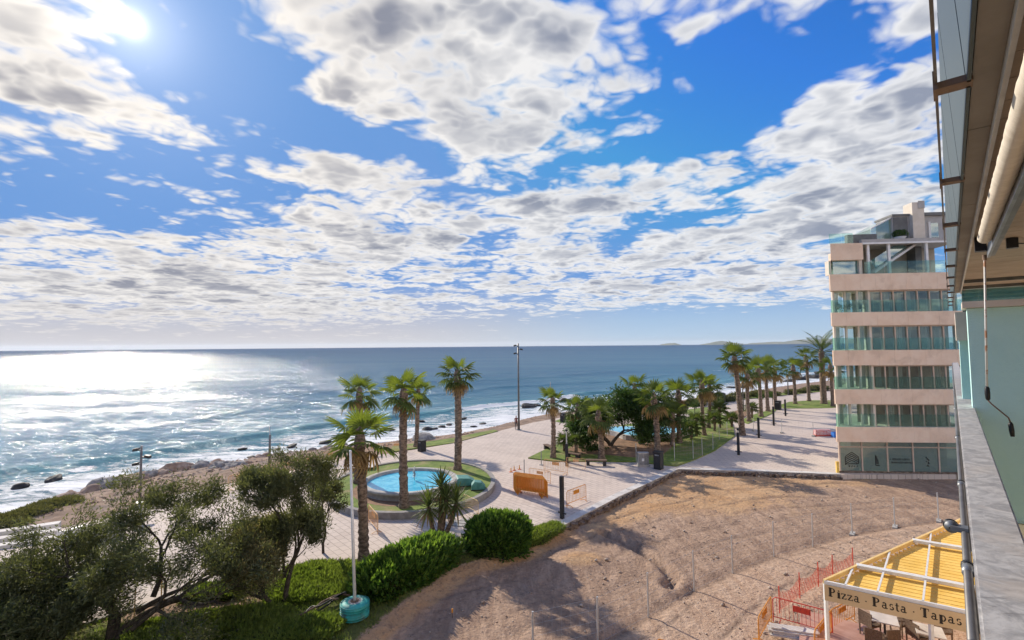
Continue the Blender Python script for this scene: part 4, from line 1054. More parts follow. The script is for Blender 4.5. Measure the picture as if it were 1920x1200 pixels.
for i_, (x, y, h) in enumerate(((1296,823,1.0),(1306,818,1.6),(1340,808,1.3),(1350,802,2.2))): cycad(x, y, h, 1.0, 'young palm on the lawn, %s from the splash pool towards the promenade' % ORD[i_], YG)
for (x, y, h, lb) in ((1410,783,1.2,'low young palm on the verge lawn between the slim fan palms'),(1372,800,.9,'low young palm at the lawn corner near the tallest leaning palm')): cycad(x, y, h, .9, lb, YG)

# ------------------------------------------------------------------ broad trees
def grow(base, d, L, r, depth, rr, segs, tips, gravity=.05, spread=.6, nchild=3, twist=.25):
    n = 4; p = Vector(base); pts = [p.copy()]; rad = [r]
    for i in range(n):
        d = (d+Vector((rr.gauss(0, twist), rr.gauss(0, twist), rr.gauss(0, twist)*.5+gravity))).normalized()
        p = p+d*L/n; pts.append(p.copy()); rad.append(r*(1-.42*(i+1)/n))
    segs.append((pts, rad))
    if depth == 0: tips.append((pts, d)); return
    for k in range(nchild):
        ang = 2*math.pi*(k+rr.random())/nchild; o = d.orthogonal().normalized(); o2 = d.cross(o)
        nd = (d+(o*math.cos(ang)+o2*math.sin(ang))*spread*rr.uniform(.7, 1.2)).normalized()
        at_ = pts[-1] if k < 2 else pts[rr.randint(2, 3)]
        grow(at_, nd, L*rr.uniform(.62, .82), rad[-1]*.78, depth-1, rr, segs, tips, gravity, spread, nchild, twist)
def broad_tree(name, label, cat, base, limbs, seed, mat, leaf, per, clump, group=None, depth=3, spread=.6, gravity=.05, twist=.25, shape=None, bark='bark', up=.25, droop=.1, nchild=3):
    rr = random.Random(seed); segs = []; tips = []
    for (b_, d, L, r) in limbs: grow(Vector(b_), Vector(d).normalized(), L, r, depth, rr, segs, tips, gravity, spread, nchild, twist)
    root = thing(name, label, cat, base, group)
    m = MB()
    for pts, rad in segs: m.tube(pts, rad, 6 if rad[0] > .03 else 4, False)
    m.build('trunk', bark, root, True)
    Cs = []; Ds = []
    for pts, d in tips:
        if rr.random() < .24: continue
        k = max(3, int(per*rr.uniform(.5, 1.8)))
        t = rng.random(k)**.8*4; i = np.minimum(t.astype(int), 3); f = (t-i)[:, None]; A = np.array([tuple(p) for p in pts])
        c = A[i]*(1-f)+A[i+1]*f+rng.normal(size=(k, 3))*clump*np.array([1, 1, .7])*rr.uniform(.7, 1.25)
        Cs.append(c); Ds.append(np.repeat(np.array([tuple(d)]), k, 0))
    Cc = np.concatenate(Cs); Dd = np.concatenate(Ds)
    Vq, Fq = leaf_quads(Cc, leaf[0], leaf[1], up, droop, Dd)
    me = np_mesh('crown', Vq-np.array(tuple(base)), Fq, mat); link('crown', me, root)
    return root
TG = 'feathery trees on the grass strip'
b0 = G(205, 1205); b0.z = 0
broad_tree('tamarisk_tree', 'large spreading dark feathery tree with forked trunk leaning seaward over the paving', 'tree', b0,
  [(b0, (.75,.45,.95), 2.25, .17), (b0, (.25,.35,1), 1.75, .14), (b0, (-.45,.5,.85), 1.5, .15), (b0, (.95,.15,.65), 2.0, .12), (b0+Vector((1.05,.6,1.25)), (.55,.5,.95), 1.75, .10), (b0+Vector((.6,.4,.8)), (.9,.35,.7), 1.9, .10)], 3, 'tamarisk', (.18,.04), 112, .22, TG, 4, .74, .02, .26)
b0 = G(95, 1215); b0.z = 0
broad_tree('tamarisk_tree', 'wide feathery tree whose branches reach over the pale steps', 'tree', b0,
  [(b0, (-.5,.4,.9), 1.25, .14), (b0, (.25,.5,1), 1.4, .14), (b0, (-.9,.1,.7), 1.3, .12), (b0, (.2,-.3,.9), 1.2, .1)], 11, 'tamarisk', (.18,.04), 112, .22, TG, 4, .74, .0, .26)
b0 = G(20, 1262); b0.z = 0
broad_tree('tamarisk_tree', 'olive feathery tree rooted beside the lowest part of the kerb', 'tree', b0,
  [(b0, (-.4,.2,1), 1.1, .12), (b0, (.3,.3,1), 1.0, .12)], 15, 'tamarisk', (.18,.04), 105, .22, TG, 4, .74, .0, .26)
b0 = G(512, 1144); b0.z = 0
broad_tree('tamarisk_tree', 'olive-green feathery tree with low crooked branch leaning away from the tyre base', 'tree', b0,
  [(b0, (-.62,-.05,.75), 1.15, .10), (b0+Vector((-.5,0,.5)), (-.4,.3,1), 1.05, .08), (b0+Vector((-.4,0,.45)), (-1,.1,.45), .9, .07)], 23, 'tamarisk_pale', (.17,.04), 105, .20, TG, 4, .55, .06, .22)
b0 = G(534, 1136); b0.z = 0
broad_tree('tamarisk_tree', 'upright dark feathery tree with slender trunk among green ground cover', 'tree', b0,
  [(b0, (-.10,.2,1), 2.1, .12), (b0+Vector((-.15,.3,1.8)), (.0,.12,1), 1.45, .09), (b0+Vector((-.12,.2,1.1)), (.32,.1,1), .95, .07), (b0+Vector((-.12,.2,1.0)), (-.32,.2,1), .95, .07)], 31, 'tamarisk', (.17,.04), 110, .17, TG, 4, .34, .06, .15)
b0 = G(606, 1037); b0.z = 0
broad_tree('young_tree', 'small dark tree with straight thin trunk on the paving near the planter', 'tree', b0,
  [(b0, (0,.05,1), 1.75, .075), (b0+Vector((0,.08,1.7)), (-.1,0,1), .85, .06), (b0+Vector((0,.08,1.7)), (.5,.2,.8), .7, .05), (b0+Vector((0,.08,1.7)), (-.5,.2,.8), .7, .05)], 41, 'tamarisk', (.16,.045), 90, .16, None, 3, .6, .04, .2)
b0 = G(1145, 836, .1)
broad_tree('dense_tree', 'dense dark broadleaf tree with arching limbs over the garden soil', 'tree', b0,
  [(b0, (.75,.2,.9), 2.2, .2), (b0, (.1,.6,.9), 2.1, .2), (b0, (-.6,.2,.9), 2.2, .16), (b0+Vector((3.2,.8,0)), (.2,.2,.9), 2.1, .2), (b0+Vector((3.2,.8,0)), (.8,.1,.7), 2.1, .16), (b0+Vector((3.2,.8,0)), (-.3,.5,.9), 2.1, .16)],
  51, 'broad_leaf', (.30,.13), 75, .42, None, 4, .62, -.02, .24, droop=.35)

# ------------------------------------------------------------------ hedges and low planting
def hedge(name, label, c, e1, L, Wd, Hh, n, mat='hedge_leaf', leaf=(.26,.115)):
    root = thing(name, label, 'hedge', c); e1 = Vector(e1).normalized(); e2 = Vector((-e1.y, e1.x, 0))
    m = MB(); rows = []
    NX, NZ = 18, 9
    def surf(u, v):                               # rounded box surface: u around, v up
        a = u*2*math.pi; ca, sa = math.cos(a), math.sin(a); p = 4.0
        q = (abs(ca)**p+abs(sa)**p)**(-1/p); x, y = ca*q, sa*q
        vv = v; k = (1-max(0, (vv-.62)/.38)**2.6)**.5 if vv > .62 else 1
        k *= .93+.07*min(1, vv*3)
        w_ = 1+.20*mn.noise(Vector((x*1.7+c.x, y*1.7, vv*2.0)))+.13*mn.noise(Vector((x*4.5+c.y, y*4.5, vv*5)))
        return Vector((x*L/2*k*w_, y*Wd/2*k*w_, Hh*vv*(1+.16*mn.noise(Vector((x*1.8+c.x, y*1.8, 9)))+.12*mn.noise(Vector((x*L*1.3, y*Wd*1.3+c.x, 5))))))
    V = []; F = []
    for j in range(NZ+1):
        for i in range(NX):
            s_ = surf(i/NX, j/NZ*.999); pz = e1*s_.x*.9+e2*s_.y*.9; V.append((pz.x, pz.y, s_.z*.94))
    for j in range(NZ):
        for i in range(NX): i2 = (i+1) % NX; F.append((j*NX+i, j*NX+i2, (j+1)*NX+i2, (j+1)*NX+i))
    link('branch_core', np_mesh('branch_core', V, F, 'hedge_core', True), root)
    Cc = []; Dd = []
    for k in range(n):
        u, v = random.random(), random.random()**.7
        if random.random() < .35: v = .62+.379*random.random()**.5
        s_ = surf(u, v*.998); sc = random.uniform(.84, 1.09); p_ = e1*s_.x*sc+e2*s_.y*sc
        lump = mn.noise(Vector((s_.x*2.2, s_.y*2.2, s_.z*2.2+c.y)))
        if lump < -.32: sc *= .93
        Cc.append((p_.x, p_.y, s_.z*random.uniform(.93, 1.02))); dd = (e1*s_.x/L+e2*s_.y/Wd+Vector((0, 0, v*.9))).normalized(); Dd.append(tuple(dd))
    Vq, Fq = leaf_quads(np.array(Cc), leaf[0], leaf[1], .35, .05, np.array(Dd)*1.1)
    link('foliage', np_mesh('foliage', Vq, Fq, mat), root)
    if mat == 'hedge_leaf':                       # fresh shoots standing out of the clipped face
        idx = rng.integers(0, len(Cc), len(Cc)//5); Vq, Fq = leaf_quads(np.array(Cc)[idx]*np.array([1.03, 1.03, 1.04]), leaf[0]*1.25, leaf[1]*.9, .7, 0, np.array(Dd)[idx]*1.4)
        link('shoots', np_mesh('shoots', Vq, Fq, 'hedge_shoot'), root)
    return root
pa, pb = G(712, 1126), G(850, 1052); cc_ = (pa+pb)/2+Vector((-.45, .2, -.1))
hedge('clipped_hedge', 'long glossy green hedge beside the white pole and tyre base', cc_, pb-pa, 4.7, 2.0, 1.3, 15000)
pa, pb = G(895, 1045), G(982, 1035); cc_ = (pa+pb)/2+Vector((-.1, .55, -.15))
hedge('clipped_hedge', 'short bushy green hedge on the bank next to the dug-up street', cc_, pb-pa, 2.7, 1.8, 1.75, 10000)
for (px, py, rx, ry, hh, lab) in ((600,1085,1.5,1.0,.38,'bright green ground-cover mound behind the long hedge'),(560,1118,1.1,.8,.32,'bright green ground-cover mound around the upright dark tree'),
   (640,1082,.9,.6,.32,'low green mound at the foot of the shorter palm'),(655,1112,.9,.6,.3,'pale green mound between hedge and white pole'),(430,1180,1.9,.9,.42,'dense green shrub in the grass below the olive tree'),
   (330,1195,1.6,.8,.4,'dark green shrub by the thin sapling stakes'),(540,1190,1.6,.8,.3,'green shrub behind the coiled black hose'),(400,1118,1.0,.6,.32,'yellow-green shrub on the sandy strip by the kerb'),(455,1100,.8,.5,.3,'small yellow-green shrub under the olive tree')):
    p = G(px, py); hedge('low_shrub', lab, Vector((p.x, p.y, -.05)), (1, .1, 0), rx*2, ry*2, hh, int(rx*ry*3600)+900, 'grass_blade', (.22,.05))
p1_, p2_ = G(985, 1026), G(1046, 996); cc_ = (p1_+p2_)/2+Vector((-.15,.3,-.15))
hedge('grass_bank', 'bright green grassy bank at the corner of the paving', cc_, p2_-p1_, 3.3, 1.1, .45, 5000, 'grass_blade', (.2,.035))
for i, (px, py) in enumerate(((20,985),(55,975),(85,962),(5,1000),(-20,992),(105,955))):
    p = G(px, py, -.4); hedge('shore_shrub', 'dull olive shrub on the bank above the surf', Vector((p.x, p.y, -.75)), (.7, .7, 0), 2.6, 1.8, 1.0, 1800, 'dune_shrub', (.18,.05))['group'] = 'shrubs on the shore bank'
# grass over the planted strip
ok = (GZ > -.15) & (~inlot) & (~inpl); gi = np.argwhere(ok & (grass > .35)); sel = gi[rng.integers(0, len(gi), 30000)]
gxx = gx[sel[:, 0]]+rng.uniform(-.1, .1, len(sel)); gyy = gy[sel[:, 1]]+rng.uniform(-.1, .1, len(sel)); gzz = GZ[sel[:, 0], sel[:, 1]]-.03
hh_ = .12+.25*fbm2(gxx+60, gyy, .5, 3, 91)**2
C = np.stack([gxx, gyy, gzz], 1); C3 = np.repeat(C, 3, 0); H3 = np.repeat(hh_, 3); n = len(C3)
dv = rng.normal(size=(n, 3))*.55; dv[:, 2] = 1.0; dv /= np.linalg.norm(dv, axis=1)[:, None]; sd_ = np.cross(dv, rng.normal(size=(n, 3))); sd_ /= np.linalg.norm(sd_, axis=1)[:, None]
V = np.stack([C3-sd_*.012, C3+sd_*.012, C3+dv*H3[:, None]], 1).reshape(-1, 3)
tag(link('grass', np_mesh('grass', V, np.arange(n*3).reshape(-1, 3), 'grass_blade')), 'rough green grass covering the planted strip', 'grass', kind='stuff')

# yucca
yb = G(822, 1012); yb.z = -.05
yu = thing('yucca', 'multi-stemmed yucca with spiky heads in front of the planter wall', 'yucca', yb)
def sword(seed):
    r = random.Random(seed); L = 1.15; m = MB(); w_ = .052
    P = [Vector((L*t, 0, -.22*t*t)) for t in (0, .35, .7, 1)]
    ws_ = (.02, w_, w_*.8, .002); V = []
    for p, q in zip(P, ws_): V += [p+Vector((0, q, .012)), p, p+Vector((0, -q, .012))]
    m.add(V, [f for i in range(3) for f in ((i*3, i*3+1, i*3+4, i*3+3), (i*3+1, i*3+2, i*3+5, i*3+4))]); return m
SW = [sword(i).mesh('leaf', 'yucca_leaf') for i in range(2)]; SWD = sword(3).mesh('leaf', 'palm_dry')
for j, (dx_, dy_, h, n) in enumerate(((-.42,.1,1.75,100),(.30,.15,2.1,105),(.06,.5,2.7,95),(.72,.3,1.9,85))):
    t0 = yb+Vector((dx_*.35, dy_*.35, 0)); t1 = yb+Vector((dx_*1.3, dy_, h))
    st = MB().tube([t0, t0.lerp(t1, .5)+Vector((dx_*.1, 0, 0)), t1], [.15, .11, .10], 8).build('stem', 'trunk', yu, True)
    for i in range(n):
        u = i/(n-1); az_ = i*2.39996; elv = R(85-135*u)
        f = link('leaf', SWD if u > .88 else SW[i % 2], st, t1-yb+Vector((0, 0, .12-.35*u))); s_ = random.uniform(.75, .98)
        f.rotation_euler = (Matrix.Rotation(az_, 3, 'Z') @ Matrix.Rotation(-elv, 3, 'Y')).to_euler(); f.scale = (s_,)*3
# ------------------------------------------------------------------ shore rocks
def rock_mesh(seed, mat):
    bm = bmesh.new(); bmesh.ops.create_icosphere(bm, subdivisions=3, radius=1.0); sv = Vector((seed*3.7, seed*1.3, 0))
    for v in bm.verts:
        n = v.co.normalized(); f = 1+.34*mn.noise(n*1.1+sv)+.16*mn.noise(n*2.6+sv)+.06*mn.noise(n*6+sv)
        # flatten to facets
        v.co = Vector((round(n.x*f*5)/5*.35+n.x*f*.65, round(n.y*f*4)/4*.35+n.y*f*.65, n.z*f))
    me = bpy.data.meshes.new('rock'); bm.to_mesh(me); bm.free(); me.materials.append(MATS[mat])
    me.polygons.foreach_set('use_smooth', [seed % 2 == 0]*len(me.polygons)); return me
RT = [rock_mesh(i, 'rock') for i in range(5)]; RG = [rock_mesh(10+i, 'rock_grey') for i in range(4)]; RWt = [rock_mesh(20+i, 'rock_wet') for i in range(4)]
def rock(p, r, meshes, label, group, flat=.6, name='boulder'):
    o = link(name, random.choice(meshes), None, p); o.rotation_euler = (random.uniform(-.2, .2), random.uniform(-.2, .2), random.uniform(0, 6.3))
    o.scale = (r*random.uniform(.85, 1.45), r*random.uniform(.7, 1.1), r*flat*random.uniform(.8, 1.2)); return tag(o, label, 'rock', group)
def shoreline_y(x): return float(np.interp(x, *zip(*WATER)))
for x in list(range(118, 420, 15))+list(range(470, 700, 15)):
    big = 160 < x < 380
    p = G(x+random.uniform(-5, 5), shoreline_y(x)+random.uniform(1, 6), -.9); r = random.uniform(.55, 1.0) if big else random.uniform(.3, .6)
    rock(Vector((p.x, p.y, -1.0+r*.12)), r, RT if random.random() < .8 else RG, 'tan boulder in the bank along the surf' if big else 'small brown rock at the edge of the surf', 'boulders along the waterline' if big else 'small rocks along the waterline', .75)
for i in range(70):
    x = random.uniform(395, 468); y = np.interp(x, [395, 468], [873, 862])+random.uniform(2, 22)
    p = G(x, y, -.55); r = random.uniform(.22, .5); rock(Vector((p.x, p.y, -.62+random.uniform(0, .25)-(y < 872)*.3)), r, RG if random.random() < .75 else RT, 'grey stone in the riprap pile above the surf', 'riprap pile stones', .8, 'riprap_stone')
for (x, y, r) in ((38,913,.6),(100,902,.7),(178,912,.4),(455,842,.45),(520,843,.5),(548,837,.55),(610,830,.7),(790,790,.5),(800,806,.8),(812,805,.5),(828,801,.6),(842,797,.5),(870,785,.5),(888,800,.4),(905,795,.5),(700,815,.4),(735,808,.5),(985,762,1.0),(992,764,1.3),(1004,760,.8),(1010,761,.6),(1060,752,1.3),(1330,741,1.5),(1345,739,1.2),(1372,728,1.2),(1390,727,1.5),(1500,712,2.0),(1515,708,2.4),(1530,709,3.0),(1545,704,3.0),(1480,716,1.5),(620,838,.5),(640,835,.6),(470,858,.5)):
    p = G(x, y, SEAZ); rock(Vector((p.x, p.y, SEAZ+r*.06)), r, RWt, 'dark wet rock breaking through the foam', 'rocks in the surf', .42, 'surf_rock')
for (x, y, r) in ((795,826,1.3),(1325,760,1.2),(1250,765,.8)):
    p = G(x, y, -.2); rock(Vector((p.x, p.y, -.25)), r, RG, 'low dark rock outcrop at the edge of the verge', 'outcrops on the verge', .5, 'rock_outcrop')

# ------------------------------------------------------------------ lamp posts and columns
def seapole(px, py, ptop, label, w_=.16, heads=True, light=False, name='lamp_post', z=0.0):
    b_ = G(px, py, z); t = AT(px, ptop, b_.y); root = thing(name, label, 'lamp post', b_, None); h = t.z-z
    MB().tube([b_, b_+Vector((0, 0, h*.5)), b_+Vector((0, 0, h))], [w_*.62, w_*.5, w_*.42], 10).build('pole', 'alu_dark', root, True)
    MB().lathe(b_, [(w_*1.6, 0), (w_*1.6, .03), (w_*.7, .05)], 10).build('base_plate', 'grey_metal', root)
    if heads:
        for k, (dz, sg) in enumerate(((.28, -1), (.75, 1), (1.25, -1))):
            q = b_+Vector((0, 0, h-dz)); ar = MB().beam(q, q+Vector((sg*.30, .05, .0)), .08, .08).build('arm', 'alu_dark', root)
            MB().obox(q+Vector((sg*.40, .05, .02)), Vector((.17, 0, -.03*sg)), Vector((0, .12, 0)), Vector((0, 0, .09))).build('floodlight', 'black_metal', root)
    return root
seapole(973, 806, 644, 'tallest slim lamp post with three floodlights standing at the sea wall', .22)
seapole(262, 942, 836, 'dark wooden pole with two lamps on the earth bank by the surf', .15)
seapole(505, 880, 815, 'dark column with light mast rising behind the upright dark tree', .20, False)
bq = G(505, 880); tq = AT(505, 800, bq.y); MB().tube([Vector((bq.x, bq.y, AT(505, 815, bq.y).z)), tq], .025, 6).build('mast', 'galv', bpy.data.objects['lamp_post.002'])
seapole(1394, 770, 651, 'slim far lamp post with floodlights behind the tallest leaning palm', .16)
seapole(1478, 741, 703, 'thin dark post on the far shore path', .2, False)
seapole(1033, 790, 716, 'thin pale mast between the sea wall and the garden palms', .08, False)
def column(px, py, ptop, label, cut=None, group='dark square lamp columns'):
    b_ = G(px, py); t = AT(px, ptop, b_.y).z; root = thing('lamp_column', label, 'lamp column', b_, group)
    hc = AT(px, cut, b_.y).z if cut else t
    MB().obox(b_+U*.0+Vector((0, 0, hc/2)), U*.10, NN*.10, Vector((0, 0, hc/2))).build('shaft', 'black_metal', root)
    for sg in (-1, 1):
        MB().obox(b_+NN*sg*.2+Vector((0, 0, .32)), U*.035, NN*.09, Vector((0, 0, .035))).build('fixing', 'black_metal', root)
    if cut:
        MB().tube([b_+Vector((0, 0, hc)), b_+Vector((0, 0, t-.15))], .05, 8).build('mast', 'galv', root)
        MB().lathe(b_+Vector((0, 0, t-.18)), [(.001, .22), (.10, .16), (.12, .05), (.07, 0), (.001, 0)], 10).build('lamp_head', 'black_metal', root, True)
    return root
column(1054, 972, 893, 'bare black column standing by the orange barrier near the kerb')
column(1063, 874, 805, 'black column with pale mast at the tip of the garden bed', 832)
column(1385, 853, 803, 'black column on the wide promenade nearest the dug-up street', 811)
column(1423, 821, 783, 'second black column of the promenade row from the dug-up street', None)
column(1451, 798, 762, 'third black column of the promenade row from the dug-up street')
column(1473, 780, 749, 'fourth black column of the promenade row from the dug-up street')

# ------------------------------------------------------------------ temporary wire fences
def fence(label, pts, z, h, tops=None, feet=True, wires=6, post_r=.022, group=None):
    root = thing('wire_fence', label, 'fence', Vector(pts[0]), group); P = []
    for i, p in enumerate(pts):
        p = Vector(p); ln = Vector((random.uniform(-.02, .02), random.uniform(-.02, .02), 0)); MB().tube([p, p+ln+Vector((0, 0, h))], post_r, 6).build('post', 'galv', root); P.append((p, ln))
        if feet is True or (feet and i in feet): MB().obox(p+Vector((0, 0, .06)), U*.32, NN*.11, Vector((0, 0, .07))).build('foot', 'concrete', root)
    for (a, la), (b_, lb) in zip(P[:-1], P[1:]):
        m = MB(); d = b_-a
        for k in range(wires):
            zz_ = .12+(h-.16)*k/(wires-1); m.tube([a+Vector((0, 0, zz_)), b_+Vector((0, 0, zz_))], .0028, 3, False)
        nv = max(3, int(d.length/.34))
        for k in range(1, nv):
            q = a+d*k/nv; m.tube([q+Vector((0, 0, .12)), q+Vector((0, 0, h-.04))], .0022, 3, False)
        m.build('mesh_panel', 'galv', root)
    return root
fence('thin grey wire mesh fence on posts curving across the dug-up street', [Vector((p.x, p.y, gz(p.x, p.y)-.02)) for p in fen], -.35, 1.75, None, (7, 8, 9), 5, .036)
fpx = [(1193,868),(1265,866),(1300,862),(1317,856),(1337,845),(1349,826),(1364,820)]
fence('thin wire fence on slim posts along the garden lawn', [G(x, y, .0) for x, y in fpx], 0, 1.7, None, False, 4, .03)
fence('thin wire fence standing on feet across the wide promenade', [G(1413, 808), G(1466, 812), G(1525, 818), G(1570, 822)], 0, 1.6, None, True, 3, .03)
pp = [G(x, y) for x, y in ((983,890),(1015,872))]
for p in pp:
    MB_ = thing('marker_post', 'short grey post behind the stacked orange barriers', 'post', p, 'grey marker posts'); MB().tube([p, p+Vector((0, 0, 1.2))], .035, 8).build('shaft', 'grey_metal', MB_); MB().obox(p+Vector((0, 0, .03)), U*.12, NN*.12, Vector((0, 0, .03))).build('foot', 'concrete', MB_)

# ------------------------------------------------------------------ crowd barriers
def barrier_meshes(mat):
    L, h, r = 2.1, 1.05, .022
    fr = MB().tube([Vector((-L/2, 0, .02)), Vector((-L/2, 0, h-.1)), Vector((-L/2+.1, 0, h)), Vector((L/2-.1, 0, h)), Vector((L/2, 0, h-.1)), Vector((L/2, 0, .02))], r, 6)
    fr.tube([Vector((-L/2, 0, .24)), Vector((L/2, 0, .24))], r*.9, 6)
    out = [('frame', fr.mesh('frame', mat))]
    bar = MB().tube([Vector((0, 0, .24)), Vector((0, 0, h))], .011, 4).mesh('bar', mat)
    foot = MB().tube([Vector((0, -.28, .02)), Vector((0, 0, .12)), Vector((0, .28, .02))], r*.9, 5).mesh('foot', mat)
    plate = MB().obox((0, 0, .78), (.32, 0, 0), (0, .008, 0), (0, 0, .12)).mesh('plate', mat)
    return out[0][1], bar, foot, plate, L
BMS = {k: barrier_meshes(k) for k in ('orange', 'pale_orange', 'red_plastic', 'cream_wood')}
def barrier(p, d, mat, label, group=None, sc=1.0, lying=False, nb=13, plate=True):
    fr, bar, foot, pl, L = BMS[mat]; root = thing('crowd_barrier', label, 'barrier', p, group)
    root.rotation_euler = ((R(86) if lying else 0), 0, math.atan2(d[1], d[0])); root.scale = (sc,)*3
    link('frame', fr, root)
    for k in range(nb): link('bar', bar, root, (-L/2+L*(k+1)/(nb+1), 0, 0))
    for sx_ in (-.8, .8): link('foot', foot, root, (sx_, 0, 0))
    if plate: link('plate', pl, root, (0, .02, 0))
    return root
a, b_ = G(968, 925), G(1026, 934)
for k in range(9):
    off = Vector((-.02*k, .13*k, 0))
    barrier((a+b_)/2+off, b_-a, 'orange', 'orange steel barrier in the upright stack on the plaza', 'stacked orange barriers', (b_-a).length/2.1*1.02, nb=11, plate=False)
a, b_ = G(1064, 952), G(1098, 938); barrier((a+b_)/2, b_-a, 'orange', 'single orange barrier casting a striped shadow beside the bare black column')
a, b_ = G(1016, 884), G(1068, 892); barrier((a+b_)/2, b_-a, 'pale_orange', 'pale orange barrier behind the stack, next to the garden bed', sc=1.0)
a, b_ = G(990, 900), G(1035, 908); barrier((a+b_)/2, b_-a, 'pale_orange', 'pale barrier just behind the stacked orange barriers', sc=.9)
a, b_ = G(1062, 876), G(1098, 880); barrier((a+b_)/2, b_-a, 'pale_orange', 'pale barrier by the column at the tip of the garden bed', sc=.8)
a, b_ = G(687, 975), G(713, 1008); barrier((a+b_)/2, b_-a, 'pale_orange', 'pale orange barrier standing near the front of the planter wall')
a, b_ = G(868, 952), G(898, 968); barrier((a+b_)/2, b_-a, 'cream_wood', 'pale slim barrier leaning by the planter wall behind the yucca', sc=.85, plate=False)
RB = [(425,923),(470,906),(515,893),(560,882),(600,872),(638,862),(680,855),(722,850),(765,846)]
for i_, ((x0, y0), (x1, y1)) in enumerate(zip(RB[:-1], reversed(RB[1:][::-1]))):
    a, b_ = G(x0+2, y0), G(x1-2, y1); barrier((a+b_)/2, b_-a, 'pale_orange', 'pale orange barrier on the seaward paving edge, %s from the grass strip' % ORD[7-i_], 'barriers along the seaward edge', min(1.1, (b_-a).length/2.15))
for (x, y) in ((958,885),(964,882),(974,880)):
    p = G(x, y); mk = thing('traffic_marker', 'small orange marker on the paving by the planter', 'marker', p, 'small orange markers'); MB().lathe(p, [(.10, 0), (.10, .03), (.05, .05), (.03, .35), (.001, .36)], 10).build('cone', 'orange', mk, True); MB().obox(p+Vector((0, 0, .012)), (.13, 0, 0), (0, .13, 0), (0, 0, .012)).build('base', 'red_plastic', mk)

# ------------------------------------------------------------------ benches, bins, cabinet, loungers
def bench(p, d, L, label, mat='corten'):
    d = Vector(d).normalized(); e = Vector((-d.y, d.x, 0)); root = thing('stone_bench', label, 'bench', p)
    for k in range(3): MB().obox(p+e*(k-1)*.17+Vector((0, 0, .45)), d*L/2, e*.075, Vector((0, 0, .04))).build('seat_slat', mat, root)
    for sg in (-1, 1): MB().obox(p+d*sg*(L/2-.2)+Vector((0, 0, .205)), d*.14, e*.22, Vector((0, 0, .205))).build('leg', 'black_metal', root)
a, b_ = G(1100, 872), G(1136, 873); bench((a+b_)/2, b_-a, 1.8, 'low dark bench at the front of the garden bed')
a, b_ = G(1024, 842), G(1038, 848); bench((a+b_)/2, b_-a, 1.9, 'dark bench beside the palm at the bed tip')
a, b_ = G(1062, 860), G(1090, 865); bench((a+b_)/2+Vector((0, .6, 0)), b_-a, 1.5, 'low brown bench half hidden in the garden bed')
def bin_(px, py, label, h=1.1, w_=.30):
    p = G(px, py, .02); root = thing('litter_bin', label, 'bin', p)
    MB().obox(p+Vector((0, 0, h*.45)), U*w_, NN*w_, Vector((0, 0, h*.45))).build('body', 'black_metal', root)
    MB().obox(p+Vector((0, 0, h*.95)), U*(w_+.03), NN*(w_+.03), Vector((0, 0, h*.045))).build('lid', 'black_metal', root)
    MB().obox(p+Vector((0, 0, h*.8))-U*(w_+.002), U*.006, NN*w_*.6, Vector((0, 0, .05))).build('slot', 'grey_metal', root)
bin_(1235, 879, 'tall black bin beside the grey electric cabinet', 1.45, .3)
bin_(791, 846, 'black litter bin on the seaside grass strip'); bin_(1056, 791, 'black litter bin at the far grass strip by the surf', 1.2)
bin_(1459, 768, 'black bin at the end of the promenade row', 1.4, .4); bin_(1354, 754, 'dark bin on the far seaside path', 1.3, .5)
p = G(1206, 874, .0); cb_ = thing('electric_cabinet', 'grey electric cabinet on a plinth beside the black bin', 'cabinet', p)
MB().obox(p+Vector((0, 0, .06)), (.48, 0, 0), (0, .24, 0), (0, 0, .06)).build('plinth', 'concrete', cb_)
MB().obox(p+Vector((0, 0, .62)), (.44, 0, 0), (0, .2, 0), (0, 0, .5)).build('body', 'galv', cb_)
for sg in (-1, 1): MB().obox(p+Vector((sg*.215, -.206, .62)), (.205, 0, 0), (0, .008, 0), (0, 0, .46)).build('door', 'grey_metal', cb_)
MB().obox(p+Vector((0, 0, 1.14)), (.47, 0, 0), (0, .23, 0), (0, 0, .025)).build('cover', 'galv', cb_)
MB().obox(p+Vector((-.06, -.22, .58)), (.10, 0, 0), (0, .006, 0), (0, 0, .12)).build('sticker', 'white_paint', cb_)
def lounger(px, py, L, label, ang):
    p = G(px, py, .33); d = Vector((math.cos(ang), math.sin(ang), 0)); e = Vector((-d.y, d.x, 0)); root = thing('pump_cover', label, 'cover', p)
    m = MB(); pr = [(-1, .04), (-.96, .34), (-.55, .58), (.4, .52), (.95, .22), (1, .04)]; n = len(pr)
    for sg in (-1, 1): m.v += [tuple(p+d*x*L/2+e*sg*L*.36*(1 if z < .4 else .85)+Vector((0, 0, z))) for x, z in pr]
    m.f = [tuple(range(n)), tuple(range(2*n-1, n-1, -1))]+[(i, i+n, i+n+1, i+1) for i in range(n-1)]
    m.build('shell', 'teal_cover', root); MB().obox(p+Vector((0, 0, .03)), d*(L/2+.03), e*(L*.38), Vector((0, 0, .03))).build('base', 'black_metal', root)
lounger(870, 908, 1.7, 'large pale teal moulded cover on the planter lawn beside the pool', .25); lounger(897, 917, 1.0, 'smaller dark teal moulded cover on the planter lawn', .1)
p = G(656, 880, .33); bo = thing('access_panel', 'pale flat panel lying on the planter wall by the pool', 'panel', p)
MB().obox(p+Vector((.6, 0, .2)), (1.3, .3, 0), (-.1, .5, 0), (0, 0, .03)).build('board', 'pale_stone', bo); MB().obox(p+Vector((.6, 0, .1)), (.9, .2, 0), (-.05, .3, 0), (0, 0, .08)).build('support', 'concrete', bo)
